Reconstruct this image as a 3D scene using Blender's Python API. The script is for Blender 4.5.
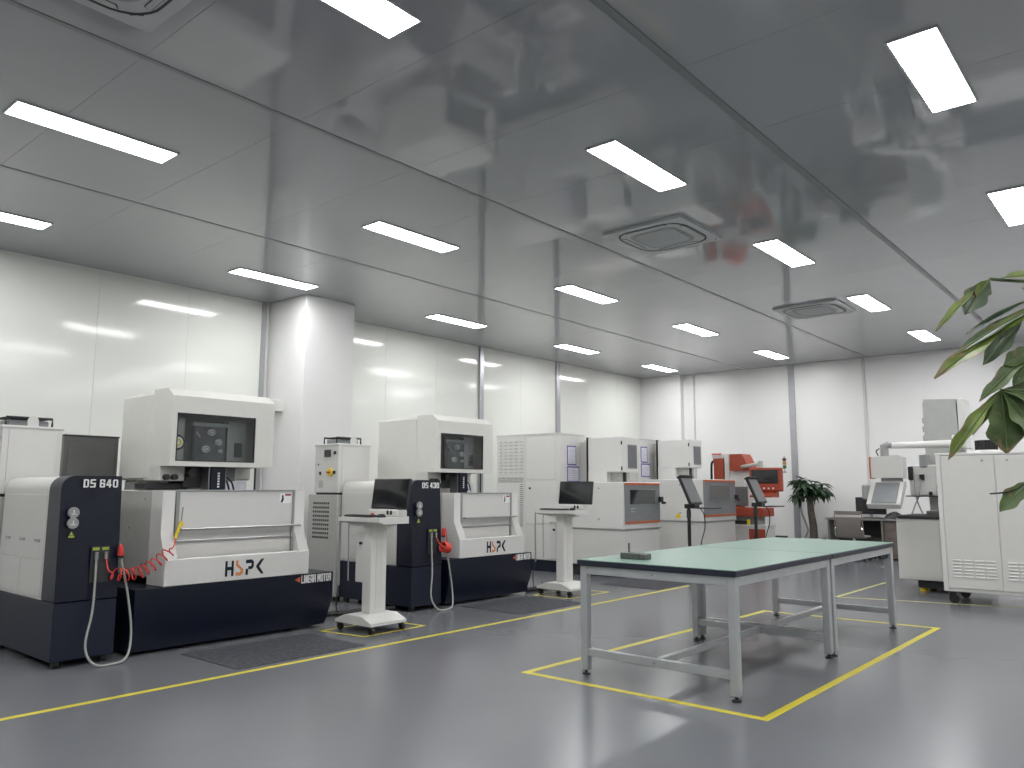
import bpy, bmesh, math, random
from mathutils import Vector, Matrix

random.seed(7)
S = bpy.context.scene
COL = S.collection
for o in list(bpy.data.objects):
    bpy.data.objects.remove(o)

# ------------------------------------------------------------------ camera
YAW, PITCH, ROLL, FPX, CAMH = math.radians(40.33), math.radians(7.545), math.radians(0.14), 786.8, 1.36
fw = Vector((math.cos(YAW) * math.cos(PITCH), math.sin(YAW) * math.cos(PITCH), math.sin(PITCH)))
rt = Vector((math.sin(YAW), -math.cos(YAW), 0))
up = rt.cross(fw)
r2 = math.cos(ROLL) * rt + math.sin(ROLL) * up
u2 = -math.sin(ROLL) * rt + math.cos(ROLL) * up
cam = bpy.data.cameras.new('camera')
cam.sensor_width = 36
cam.lens = FPX / 1024 * 36
cam.clip_start = 0.05
camo = bpy.data.objects.new('camera', cam)
COL.objects.link(camo)
m = Matrix((r2, u2, -fw)).transposed().to_4x4()
m.translation = (0, 0, CAMH)
camo.matrix_world = m
S.camera = camo

# ------------------------------------------------------------------ world, exposure
W = bpy.data.worlds.new('world')
S.world = W
W.use_nodes = True
W.node_tree.nodes['Background'].inputs[0].default_value = (0.8, 0.85, 0.9, 1)
W.node_tree.nodes['Background'].inputs[1].default_value = 0.3
S.view_settings.view_transform = 'Standard'
S.view_settings.look = 'None'
S.view_settings.gamma = 1
S.view_settings.use_curve_mapping = False
S.view_settings.exposure = 0.85
PANEL_LIGHT = 21.0          # the ceiling panels' own light

H = 4.1                     # ceiling height
YW = 10.27                  # long wall
XB = 17.25                  # end wall
XR, YR = -5.0, -6.0         # walls behind the camera

# ------------------------------------------------------------------ materials
MATS = {}
def mat(name, col, rough=0.5, metal=0.0, spec=0.5, noise=0.04, nscale=8.0, bump=0.0, bscale=40.0,
        emit=0.0, coat=0.0, detail=3.0, rvar=0.0, stretch=None):
    if name in MATS:
        return MATS[name]
    m = bpy.data.materials.new(name)
    m.use_nodes = True
    nt = m.node_tree
    b = nt.nodes['Principled BSDF']
    b.inputs['Roughness'].default_value = rough
    b.inputs['Metallic'].default_value = metal
    b.inputs['Specular IOR Level'].default_value = spec
    b.inputs['Coat Weight'].default_value = coat
    b.inputs['Coat Roughness'].default_value = 0.08
    tc = nt.nodes.new('ShaderNodeTexCoord')
    src = tc.outputs['Object']
    if stretch:
        mp = nt.nodes.new('ShaderNodeMapping')
        mp.inputs['Scale'].default_value = stretch
        nt.links.new(src, mp.inputs['Vector'])
        src = mp.outputs['Vector']
    n = nt.nodes.new('ShaderNodeTexNoise')
    n.inputs['Scale'].default_value = nscale
    n.inputs['Detail'].default_value = detail
    nt.links.new(src, n.inputs['Vector'])
    r = nt.nodes.new('ShaderNodeValToRGB')
    r.color_ramp.elements[0].position = 0.3
    r.color_ramp.elements[1].position = 0.7
    r.color_ramp.elements[0].color = (*[c * (1 - noise) for c in col], 1)
    r.color_ramp.elements[1].color = (*[min(1, c * (1 + noise)) for c in col], 1)
    nt.links.new(n.outputs['Fac'], r.inputs['Fac'])
    nt.links.new(r.outputs['Color'], b.inputs['Base Color'])
    if rvar:
        mr = nt.nodes.new('ShaderNodeMapRange')
        mr.inputs['To Min'].default_value = max(0, rough - rvar)
        mr.inputs['To Max'].default_value = rough + rvar
        nt.links.new(n.outputs['Fac'], mr.inputs['Value'])
        nt.links.new(mr.outputs['Result'], b.inputs['Roughness'])
    if bump:
        n2 = nt.nodes.new('ShaderNodeTexNoise')
        n2.inputs['Scale'].default_value = bscale
        nt.links.new(src, n2.inputs['Vector'])
        bp = nt.nodes.new('ShaderNodeBump')
        bp.inputs['Strength'].default_value = bump
        bp.inputs['Distance'].default_value = 0.02
        nt.links.new(n2.outputs['Fac'], bp.inputs['Height'])
        nt.links.new(bp.outputs['Normal'], b.inputs['Normal'])
    if emit:
        b.inputs['Emission Color'].default_value = (*col, 1)
        b.inputs['Emission Strength'].default_value = emit
    MATS[name] = m
    return m

def leaf_mat(name, col, blotch, amount, rough=0.38):
    m = bpy.data.materials.new(name)
    m.use_nodes = True
    nt = m.node_tree
    b = nt.nodes['Principled BSDF']
    b.inputs['Roughness'].default_value = rough
    tc = nt.nodes.new('ShaderNodeTexCoord')
    n1 = nt.nodes.new('ShaderNodeTexNoise'); n1.inputs['Scale'].default_value = 22; n1.inputs['Detail'].default_value = 5
    n2 = nt.nodes.new('ShaderNodeTexNoise'); n2.inputs['Scale'].default_value = 30; n2.inputs['Detail'].default_value = 4
    nt.links.new(tc.outputs['Object'], n1.inputs['Vector'])
    nt.links.new(tc.outputs['Object'], n2.inputs['Vector'])
    r1 = nt.nodes.new('ShaderNodeValToRGB')
    r1.color_ramp.elements[0].color = (*[c * .6 for c in col], 1); r1.color_ramp.elements[0].position = .3
    r1.color_ramp.elements[1].color = (*[c * 1.4 for c in col], 1); r1.color_ramp.elements[1].position = .7
    nt.links.new(n1.outputs['Fac'], r1.inputs['Fac'])
    # dry blotches, more of them towards the tip and the margin of the leaf
    at = nt.nodes.new('ShaderNodeAttribute'); at.attribute_name = 'dry'
    ad = nt.nodes.new('ShaderNodeMath'); ad.operation = 'MULTIPLY_ADD'; ad.inputs[1].default_value = amount
    nt.links.new(at.outputs['Fac'], ad.inputs[0]); nt.links.new(n2.outputs['Fac'], ad.inputs[2])
    r2 = nt.nodes.new('ShaderNodeValToRGB')
    r2.color_ramp.elements[0].position = .66; r2.color_ramp.elements[1].position = .76
    nt.links.new(ad.outputs[0], r2.inputs['Fac'])
    mx = nt.nodes.new('ShaderNodeMixRGB')
    nt.links.new(r2.outputs['Color'], mx.inputs[0]); nt.links.new(r1.outputs['Color'], mx.inputs[1])
    mx.inputs[2].default_value = (*blotch, 1)
    nt.links.new(mx.outputs[0], b.inputs['Base Color'])
    MATS[name] = m
    return m

def glass_mat(name, tint, gloss=0.06):
    m = bpy.data.materials.new(name)
    m.use_nodes = True
    nt = m.node_tree
    nt.nodes.clear()
    out = nt.nodes.new('ShaderNodeOutputMaterial')
    mix = nt.nodes.new('ShaderNodeMixShader')
    tr = nt.nodes.new('ShaderNodeBsdfTransparent')
    tr.inputs['Color'].default_value = (*tint, 1)
    gl = nt.nodes.new('ShaderNodeBsdfGlossy')
    gl.inputs['Roughness'].default_value = 0.03
    lw = nt.nodes.new('ShaderNodeLayerWeight')
    lw.inputs['Blend'].default_value = 0.5
    fr = nt.nodes.new('ShaderNodeMath')
    fr.operation = 'POWER'
    fr.inputs[1].default_value = 4.0
    nt.links.new(lw.outputs['Facing'], fr.inputs[0])
    ad = nt.nodes.new('ShaderNodeMath')
    ad.operation = 'ADD'
    ad.inputs[1].default_value = gloss
    nt.links.new(fr.outputs[0], ad.inputs[0])
    nt.links.new(ad.outputs[0], mix.inputs[0])
    nt.links.new(tr.outputs[0], mix.inputs[1])
    nt.links.new(gl.outputs[0], mix.inputs[2])
    nt.links.new(mix.outputs[0], out.inputs[0])
    MATS[name] = m
    return m

M_floor = mat('grey_epoxy', (0.150, 0.156, 0.169), 0.24, noise=0.035, nscale=0.8, rvar=0.03, spec=0.55)
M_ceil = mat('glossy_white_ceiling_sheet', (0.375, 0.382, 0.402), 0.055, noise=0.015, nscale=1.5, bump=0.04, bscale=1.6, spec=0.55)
M_wall = mat('glossy_white_wall_sheet', (0.78, 0.79, 0.745), 0.09, noise=0.01, nscale=1.2, bump=0.07, bscale=1.3, spec=0.5)
M_wallb = mat('white_end_wall_sheet', (0.80, 0.80, 0.79), 0.35, noise=0.015, nscale=1.2, bump=0.05, bscale=1.3, spec=0.4)
M_joint = mat('panel_joint', (0.30, 0.30, 0.30), 0.6)
M_alu = mat('aluminium_trim', (0.42, 0.43, 0.45), 0.35, metal=0.7)
M_ceilstrip = mat('ceiling_trim_grey', (0.22, 0.23, 0.24), 0.4, metal=0.2)
M_white = mat('white_powder_coat', (0.66, 0.655, 0.635), 0.38, noise=0.012, bump=0.03, bscale=250)
M_white2 = mat('warm_white_powder_coat', (0.62, 0.612, 0.585), 0.42, noise=0.012, bump=0.03, bscale=250)
M_cream = mat('cream_cover', (0.66, 0.655, 0.615), 0.4, noise=0.012, bump=0.03, bscale=250)
M_steel = mat('light_steel_sheet', (0.47, 0.47, 0.45), 0.42, metal=0.2, noise=0.03, nscale=14)
M_grey = mat('grey_powder_coat', (0.30, 0.31, 0.31), 0.45)
M_doorgrey = mat('door_grey', (0.20, 0.212, 0.22), 0.40)
M_greygloss = mat('glossy_grey_panel', (0.10, 0.103, 0.10), 0.10, spec=0.8)
M_navy = mat('navy_paint', (0.0038, 0.006, 0.018), 0.34, spec=0.35, noise=0.12, nscale=30, bump=0.04, bscale=300)
M_navy2 = mat('navy_paint_dull', (0.008, 0.011, 0.027), 0.42, spec=0.35, noise=0.1, nscale=30)
M_black = mat('black_plastic', (0.012, 0.012, 0.013), 0.45)
M_dark = mat('dark_recess', (0.03, 0.031, 0.033), 0.6)
M_screen = mat('dark_screen', (0.018, 0.02, 0.022), 0.10, spec=0.8, noise=0.0)
M_screeng = mat('grey_matte_screen', (0.13, 0.135, 0.14), 0.28, noise=0.02)
M_chrome = mat('chrome', (0.75, 0.75, 0.76), 0.15, metal=1.0)
M_bar = mat('satin_metal', (0.36, 0.36, 0.36), 0.35, metal=0.75)
M_yellow = mat('yellow_floor_tape', (0.60, 0.51, 0.035), 0.45, noise=0.07, nscale=6)
M_yellow2 = mat('worn_yellow_floor_tape', (0.48, 0.45, 0.17), 0.5, noise=0.12, nscale=6)
M_yp = mat('yellow_plastic', (0.80, 0.60, 0.03), 0.4)
M_orange = mat('orange_stripe', (0.50, 0.11, 0.03), 0.45)
M_orange2 = mat('orange_red_paint', (0.33, 0.052, 0.022), 0.42)
M_logo = mat('logo_orange', (0.62, 0.23, 0.07), 0.5)
M_red = mat('red_rubber', (0.62, 0.045, 0.03), 0.35)
M_redlab = mat('red_label', (0.35, 0.02, 0.03), 0.5)
M_letter = mat('white_lettering', (0.85, 0.85, 0.85), 0.5, noise=0.0)
M_lime = mat('lime_label', (0.35, 0.45, 0.06), 0.5)
M_hose = mat('grey_hose', (0.33, 0.34, 0.32), 0.45)
M_mat = mat('charcoal_ribbed_mat', (0.050, 0.051, 0.062), 0.85, noise=0.5, nscale=28, bump=0.5, bscale=120)
M_green = mat('mint_table_mat', (0.150, 0.260, 0.208), 0.32, noise=0.04, nscale=5)
M_edge = mat('navy_table_edge', (0.012, 0.015, 0.03), 0.45)
M_profile = mat('anodised_profile', (0.52, 0.54, 0.55), 0.33, metal=0.55)
M_alugrey = mat('dull_iron', (0.13, 0.14, 0.13), 0.45, metal=0.5)
M_paper = mat('printed_paper', (0.72, 0.72, 0.78), 0.6, noise=0.08, nscale=70)
M_purple = mat('violet_sleeve_edge', (0.12, 0.08, 0.38), 0.4)
M_leaf = leaf_mat('green_leaf', (0.095, 0.150, 0.048), (0.28, 0.21, 0.11), .30)
M_leaf2 = leaf_mat('bluish_leaf', (0.105, 0.150, 0.092), (0.26, 0.22, 0.13), .28, .3)
M_leaf3 = leaf_mat('yellowed_leaf', (0.15, 0.21, 0.035), (0.30, 0.20, 0.11), .42)
M_leafd = mat('dark_green_leaf', (0.022, 0.055, 0.022), 0.4, noise=0.4, nscale=10)
M_brown = mat('brown_leaf_tip', (0.26, 0.16, 0.07), 0.6, noise=0.3, nscale=40)
M_vein = mat('pale_leaf_vein', (0.20, 0.27, 0.12), 0.5)
M_trunk = mat('bark', (0.10, 0.085, 0.07), 0.85, noise=0.35, nscale=25, bump=0.6, bscale=40)
M_pot = mat('glazed_white_pot', (0.6, 0.6, 0.58), 0.25)
M_soil = mat('potting_soil', (0.05, 0.04, 0.03), 0.95, noise=0.4, nscale=40)
M_brownwood = mat('taupe_laminate', (0.16, 0.13, 0.115), 0.5, noise=0.12, nscale=6, stretch=(1, 1, 8))
M_deskgrey = mat('grey_desk_laminate', (0.20, 0.19, 0.18), 0.45)
M_mesh = mat('taupe_mesh_fabric', (0.20, 0.18, 0.165), 0.8, noise=0.1, nscale=120)
M_diff = mat('led_diffuser', (1.0, 1.0, 1.0), 0.6, noise=0.0, emit=PANEL_LIGHT)
M_acwhite = mat('ac_white_plastic', (0.50, 0.51, 0.525), 0.4)
M_acgrille = mat('ac_grille_grey', (0.30, 0.31, 0.32), 0.5)
M_glass = glass_mat('smoked_pane', (0.90, 0.92, 0.915), 0.03)
M_glassd = glass_mat('dark_smoked_pane', (0.20, 0.21, 0.21))

# ------------------------------------------------------------------ mesh helpers
class MB:
    def __init__(s):
        s.v = []; s.f = []
    def add(s, vs, fs):
        n = len(s.v)
        s.v += [tuple(p) for p in vs]
        s.f += [tuple(n + i for i in f) for f in fs]
        return s
    def box(s, x0, x1, y0, y1, z0, z1, b=0.0):
        if b <= 0:
            vs = [(x, y, z) for x in (x0, x1) for y in (y0, y1) for z in (z0, z1)]
            return s.add(vs, [(0, 1, 3, 2), (4, 6, 7, 5), (0, 4, 5, 1), (2, 3, 7, 6), (0, 2, 6, 4), (1, 5, 7, 3)])
        b = min(b, (x1 - x0) * .45, (y1 - y0) * .45, (z1 - z0) * .45)
        c = [(x0, x1), (y0, y1), (z0, z1)]
        idx = {}; vs = []
        for a in range(3):
            for i in range(2):
                for j in range(2):
                    for k in range(2):
                        p = []
                        for ax, q in enumerate((i, j, k)):
                            val = c[ax][q]
                            if ax != a:
                                val += b if q == 0 else -b
                            p.append(val)
                        idx[(a, i, j, k)] = len(vs); vs.append(tuple(p))
        fs = []
        def key(a, d):
            return idx[(a, d[0], d[1], d[2])]
        for a in range(3):
            o1, o2 = [q for q in range(3) if q != a]
            for sgn in range(2):
                loop = []
                for (p, q) in ((0, 0), (1, 0), (1, 1), (0, 1)):
                    d = [0, 0, 0]; d[a] = sgn; d[o1] = p; d[o2] = q
                    loop.append(key(a, d))
                fs.append(tuple(loop))
        for a in range(3):                       # edges running along a
            o1, o2 = [q for q in range(3) if q != a]
            for p in range(2):
                for q in range(2):
                    d0 = [0, 0, 0]; d0[o1] = p; d0[o2] = q
                    d1 = list(d0); d1[a] = 1
                    fs.append((key(o1, d0), key(o1, d1), key(o2, d1), key(o2, d0)))
        for i in range(2):
            for j in range(2):
                for k in range(2):
                    fs.append((idx[(0, i, j, k)], idx[(1, i, j, k)], idx[(2, i, j, k)]))
        return s.add(vs, fs)
    def prism(s, poly, axis, a0, a1):
        n = len(poly)
        def P(u, v, a):
            return {'x': (a, u, v), 'y': (u, a, v), 'z': (u, v, a)}[axis]
        vs = [P(u, v, a0) for u, v in poly] + [P(u, v, a1) for u, v in poly]
        fs = [tuple(range(n)), tuple(range(2 * n - 1, n - 1, -1))]
        fs += [(i, (i + 1) % n, n + (i + 1) % n, n + i) for i in range(n)]
        return s.add(vs, fs)
    def cyl(s, p0, p1, r0, r1=None, n=14):
        r1 = r0 if r1 is None else r1
        p0 = Vector(p0); p1 = Vector(p1)
        d = (p1 - p0).normalized()
        a = d.orthogonal().normalized(); b = d.cross(a)
        vs = []
        for p, r in ((p0, r0), (p1, r1)):
            for i in range(n):
                t = 2 * math.pi * i / n
                vs.append(p + a * (r * math.cos(t)) + b * (r * math.sin(t)))
        fs = [tuple(range(n)), tuple(range(2 * n - 1, n - 1, -1))]
        fs += [(i, (i + 1) % n, n + (i + 1) % n, n + i) for i in range(n)]
        return s.add(vs, fs)
    def tube(s, pts, r, n=8, radii=None):
        pts = [Vector(p) for p in pts]
        T = []
        for i in range(len(pts)):
            t = pts[min(i + 1, len(pts) - 1)] - pts[max(i - 1, 0)]
            T.append(t.normalized())
        a = T[0].orthogonal().normalized()
        vs = []
        for i, p in enumerate(pts):
            a = (a - T[i] * a.dot(T[i]))
            a = a.normalized() if a.length > 1e-6 else T[i].orthogonal().normalized()
            b = T[i].cross(a)
            rr = radii[i] if radii else r
            for k in range(n):
                t = 2 * math.pi * k / n
                vs.append(p + a * (rr * math.cos(t)) + b * (rr * math.sin(t)))
        fs = [tuple(range(n - 1, -1, -1)), tuple(range((len(pts) - 1) * n, len(pts) * n))]
        for i in range(len(pts) - 1):
            for k in range(n):
                fs.append((i * n + k, i * n + (k + 1) % n, (i + 1) * n + (k + 1) % n, (i + 1) * n + k))
        return s.add(vs, fs)
    def ring(s, c, axis, r0, r1, t, n=24):
        """flat annulus of thickness t, extruded along axis from c"""
        c = Vector(c); d = Vector(axis).normalized()
        a = d.orthogonal().normalized(); b = d.cross(a)
        vs = []
        for off in (0, t):
            for r in (r0, r1):
                for i in range(n):
                    q = 2 * math.pi * i / n
                    vs.append(c + d * off + a * (r * math.cos(q)) + b * (r * math.sin(q)))
        fs = []
        for i in range(n):
            j = (i + 1) % n
            fs += [(i, j, n + j, n + i), (2 * n + i, 3 * n + i, 3 * n + j, 2 * n + j),
                   (n + i, n + j, 3 * n + j, 3 * n + i), (i, 2 * n + i, 2 * n + j, j)]
        return s.add(vs, fs)
    def mesh(s, name, smooth=True):
        me = bpy.data.meshes.new(name)
        me.from_pydata(s.v, [], s.f)
        bm = bmesh.new(); bm.from_mesh(me)
        bmesh.ops.recalc_face_normals(bm, faces=bm.faces)
        bm.to_mesh(me); bm.free()
        if smooth:
            me.shade_smooth()
            me.set_sharp_from_angle(angle=math.radians(32))
        return me
    def build(s, name, material, parent=None, smooth=True):
        me = s.mesh(name, smooth)
        me.materials.append(material)
        return link(name, me, parent)

def link(name, me, parent=None):
    o = bpy.data.objects.new(name, me)
    COL.objects.link(o)
    if parent is not None:
        o.parent = parent
    return o

def B(name, material, parent, x0, x1, y0, y1, z0, z1, b=0.004):
    return MB().box(x0, x1, y0, y1, z0, z1, b).build(name, material, parent)

def tag(o, label=None, cat=None, group=None, kind=None):
    if label: o['label'] = label
    if cat: o['category'] = cat
    if group: o['group'] = group
    if kind: o['kind'] = kind
    return o

def thing(name, label, cat, loc=(0, 0, 0), rz=0.0, group=None):
    o = bpy.data.objects.new(name, None)
    o.empty_display_size = 0.1
    COL.objects.link(o)
    o.location = loc
    o.rotation_euler = (0, 0, rz)
    return tag(o, label, cat, group)

def copy_tree(o, parent=None):
    c = o.copy()
    COL.objects.link(c)
    c.parent = parent
    for ch in list(o.children):
        copy_tree(ch, c)
    return c

def rc(a, b, c, d):
    return [(a, c), (b, c), (b, d), (a, d)]
TP, MD, BT, LF, RG = rc(0, 1, .84, 1), rc(0, 1, .42, .58), rc(0, 1, 0, .16), rc(0, .28, 0, 1), rc(.72, 1, 0, 1)
GLYPH = {
    'D': (1, [LF, rc(.3, .82, .84, 1), rc(.3, .82, 0, .16), rc(.72, 1, .10, .90)]),
    'S': (1, [rc(.05, 1, .84, 1), MD, rc(0, .95, 0, .16), rc(0, .28, .45, .95), rc(.72, 1, .05, .55)]),
    '6': (1, [rc(0, .28, .05, .95), rc(.08, .92, .84, 1), rc(.3, .92, .43, .60), rc(.08, .92, 0, .16), rc(.72, 1, .06, .54), rc(.72, 1, .68, .94)]),
    '4': (1, [[(0, .38), (.42, 1), (.62, 1), (.28, .38)], rc(0, 1, .22, .40), rc(.54, .82, 0, 1)]),
    '0': (1, [rc(0, .28, .16, .84), rc(.72, 1, .16, .84), rc(.24, .76, .84, 1), rc(.24, .76, 0, .16)] + [[(.5 + a * .5, .5 + b * .34), (.5 + a * .22, .5 + b * .34), (.5 + a * .22, .5 + b * .5), (.5 + a * .3, .5 + b * .5)] for a in (-1, 1) for b in (-1, 1)]),
    '3': (1, [rc(.72, 1, .06, .46), rc(.72, 1, .54, .94), rc(.08, .92, .84, 1), rc(.35, .92, .42, .58), rc(.08, .92, 0, .16), rc(0, .28, .06, .30), rc(0, .28, .70, .94)]),
    'L': (.85, [LF, rc(.3, 1, 0, .16)]), 'I': (.38, [rc(0, 1, 0, 1)]),
    'N': (1.05, [rc(0, .30, 0, 1), rc(.70, 1, 0, 1), [(.18, 1), (.42, 1), (.82, 0), (.58, 0)]]),
    'E': (.85, [rc(0, .38, 0, 1), rc(.3, 1, .84, 1), rc(.3, .92, .41, .58), rc(.3, 1, 0, .16)]),
    'A': (1, [rc(0, .28, 0, .90), rc(.72, 1, 0, .90), rc(.12, .88, .84, 1), rc(.3, .7, .26, .42)]),
    'R': (1, [LF, rc(.3, .92, .84, 1), rc(.3, .92, .42, .58), rc(.72, 1, .54, .94), rc(.72, 1, 0, .46)]),
    'M': (1.35, [rc(0, .24, 0, 1), rc(.76, 1, 0, 1), [(.14, 1), (.34, 1), (.57, .2), (.43, .2)], [(.66, 1), (.86, 1), (.57, .2), (.43, .2)]]),
    'T': (.9, [TP, rc(.31, .69, 0, .9)]),
}
GLYPH['O'] = GLYPH['0']
def lettering(name, body, material, parent, x, y, z, h, w, gap=.30, space=.55):
    """block letters standing on the -y face; the line is w wide and h tall"""
    units = 0.0
    for ch in body:
        units += space if ch == ' ' else GLYPH[ch][0] + gap
    units -= gap
    k = w / units
    u = 0.0
    for ch in body:
        if ch == ' ':
            u += space
            continue
        gw, polys = GLYPH[ch]
        mb = MB()
        for i, poly in enumerate(polys):
            mb.prism([(x + (u + px * gw) * k, z + pz * h) for px, pz in poly], 'y', y - .003 - .0001 * i, y + .004)
        mb.build(name, material, parent, smooth=False)
        u += gw + gap

# ------------------------------------------------------------------ the room
floor = MB().box(XR, XB, YR, YW, -0.1, 0.0).build('floor', M_floor, smooth=False)
tag(floor, 'glossy grey epoxy floor of the machine hall', 'floor', kind='structure')
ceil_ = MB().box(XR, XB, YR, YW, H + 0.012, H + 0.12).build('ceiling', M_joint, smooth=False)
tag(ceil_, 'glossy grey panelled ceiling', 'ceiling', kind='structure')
ybays = [(YR, -2.92), (-2.84, -0.31), (-0.23, 2.28), (2.345, 4.85), (4.90, 7.52), (7.565, YW)]
xs = [XR] + [round(-4.98 + 1.175 * k + 1.175, 3) for k in range(18)] + [XB]
xs = sorted(x for x in set(xs) if XR <= x <= XB)
shared = {}
for (a, b) in ybays:
    for i in range(len(xs) - 1):
        x0, x1 = xs[i] + 0.0008, xs[i + 1] - 0.0008
        k = (round(x1 - x0, 4), round(b - a, 4))
        if k not in shared:
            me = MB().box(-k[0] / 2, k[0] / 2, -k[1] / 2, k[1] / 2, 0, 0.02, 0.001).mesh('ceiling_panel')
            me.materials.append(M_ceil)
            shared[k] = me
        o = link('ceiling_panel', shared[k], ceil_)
        o.location = ((x0 + x1) / 2, (a + b) / 2, H)
for y0, y1 in ((-2.92, -2.84), (-0.31, -0.23), (2.28, 2.345), (4.85, 4.90), (7.52, 7.565)):
    B('ceiling_strip', M_ceilstrip, ceil_, XR, XB, y0 + 0.003, y1 - 0.003, H - 0.004, H + 0.02, 0.002)

def panel_wall(name, label, material, length_axis, lo, hi, plane, inward, marks):
    """wall slab with separate sheet panels between the given marks"""
    mb = MB()
    t0, t1 = plane - inward * 0.012, plane - inward * 0.14
    t0, t1 = min(t0, t1), max(t0, t1)
    if length_axis == 'x':
        mb.box(lo, hi, t0, t1, -0.1, H + 0.12)
    else:
        mb.box(t0, t1, lo, hi, -0.1, H + 0.12)
    w = mb.build(name, M_joint, smooth=False)
    tag(w, label, 'wall', kind='structure')
    p0, p1 = sorted((plane, plane - inward * 0.02))
    for i in range(len(marks) - 1):
        a, b = marks[i] + 0.001, marks[i + 1] - 0.001
        if length_axis == 'x':
            B('wall_panel', material, w, a, b, p0, p1, 0.0, H, 0.001)
        else:
            B('wall_panel', material, w, p0, p1, a, b, 0.0, H, 0.001)
    return w

lm = [XR, -3.05, -1.87, -0.69, 0.49, 1.67, 2.85, 4.03, 5.21, 6.40, 7.58, 8.76, 9.95, 11.14, 12.37, 13.61, 14.8, 16.0, XB]
wl = panel_wall('wall_left', 'glossy white panelled wall behind the row of machines', M_wall, 'x', XR, XB, YW, -1, lm)
bm_ = [YR, -4.6, -3.4, -2.2, -1.0, 0.2, 1.4, 2.58, 3.77, 4.957, 6.49, 7.7, 9.03, YW]
wb = panel_wall('wall_back', 'white panelled end wall behind the desk and plant', M_wallb, 'y', YR, YW, XB, -1, bm_)
wr = panel_wall('wall_right', 'white panelled side wall', M_wallb, 'x', XR, XB, YR, 1, [XR + 1.236 * k for k in range(19)])
we = panel_wall('wall_rear', 'white panelled wall', M_wallb, 'y', YR, YW, XR, 1, [YR + 1.2515 * k for k in range(14)])

n = 1
def trim(label, material, *a):
    global n
    o = B('trim_%d' % n, material, None, *a)
    tag(o, label, 'wall trim', kind='structure')
    n += 1
    return o
trim('aluminium joint strip on the long wall left of the square column', M_alu, 6.335, 6.395, YW - 0.05, YW, 0, H, 0.004)
trim('slim white conduit on the long wall beside the square column', M_white, 6.405, 6.44, YW - 0.04, YW, 0, H, 0.004)
trim('aluminium joint strip on the long wall behind the second machine', M_alu, 11.09, 11.20, YW - 0.05, YW, 0, H, 0.004)
trim('aluminium joint strip on the long wall above the tall white cabinet', M_alu, 13.55, 13.67, YW - 0.05, YW, 0, H, 0.004)
trim('wide aluminium joint strip on the end wall above the potted tree', M_alu, XB - 0.05, XB, 6.42, 6.55, 0, H, 0.004)
trim('slim pale strip on the end wall above the desk', mat('pale_trim', (0.62, 0.62, 0.61), 0.4), XB - 0.025, XB, 4.93, 4.985, 0, H, 0.004)
trim('slim pale conduit on the end wall beside the corner pilaster', mat('pale_trim2', (0.6, 0.6, 0.6), 0.4), XB - 0.03, XB, 8.85, 8.88, 0, H, 0.004)
trim('white corner pilaster where the long wall meets the end wall', M_wallb, XB - 0.16, XB, 9.15, YW, 0, H, 0.004)
colm = B('wall_column', M_wallb, None, 6.46, 7.33, 9.335, YW - 0.001, 0, H, 0.006)
tag(colm, 'square white column standing out from the long wall', 'column', kind='structure')
for i, (nm, a) in enumerate((('baseboard_left', (XR, XB, YW - 0.012, YW, 0, 0.08)), ('baseboard_back', (XB - 0.012, XB, YR, YW, 0, 0.08)))):
    tag(B(nm, M_alu, None, *a, 0.002), 'low aluminium skirting along the wall', 'baseboard', kind='structure')

# ------------------------------------------------------------------ ceiling lights
def light_proto():
    r = thing('ceiling_light', 'x', 'ceiling light')
    fr = MB()
    L, w = 1.2, 0.3
    for a in ((-.0, L, 0, .014), (0, L, w - .014, w), (0, .014, .014, w - .014), (L - .014, L, .014, w - .014)):
        fr.box(a[0], a[1], a[2], a[3], -0.014, 0.0, 0.001)
    fr.build('light_frame', M_acwhite, r)
    MB().box(.014, L - .014, .014, w - .014, -0.009, -0.001).build('light_diffuser', M_diff, r, smooth=False)
    return r
lp = light_proto()  # panels beyond the view are added to the seen grid to light the hall
rows = {8.81: ([-1.6, 1.75, 5.10, 8.55, 11.95, 15.2], 'row along the machine wall'),
        6.11: ([-1.6, 1.745, 5.08, 8.43, 11.72, 15.03], 'row over the yellow aisle line'),
        3.20: ([-1.6, 1.75, 5.03, 8.29, 11.54, 14.80], 'row over the green tables'),
        0.89: ([-1.6, 1.70, 4.95, 8.22, 11.5, 14.78], 'row over the louvred cabinet'),
        -1.75: ([-1.6, 1.70, 4.95, 8.22, 11.5, 14.78], 'row over the open side'),
        -4.4: ([-1.6, 1.70, 4.95, 8.22, 11.5, 14.78], 'row by the plain side wall')}
first = True
for y, (xl, lab) in rows.items():
    for i, x in enumerate(sorted(xl, reverse=True)):
        o = lp if first else copy_tree(lp)
        first = False
        o.location = (x, y, H)
        nth = ('nearest', 'second from', 'third from', 'fourth from', 'fifth from', 'added unseen for light, sixth from')[i]
        tag(o, 'white LED ceiling panel ' + nth + ' the end wall, ' + lab, 'ceiling light', 'ceiling panel lights')

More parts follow.
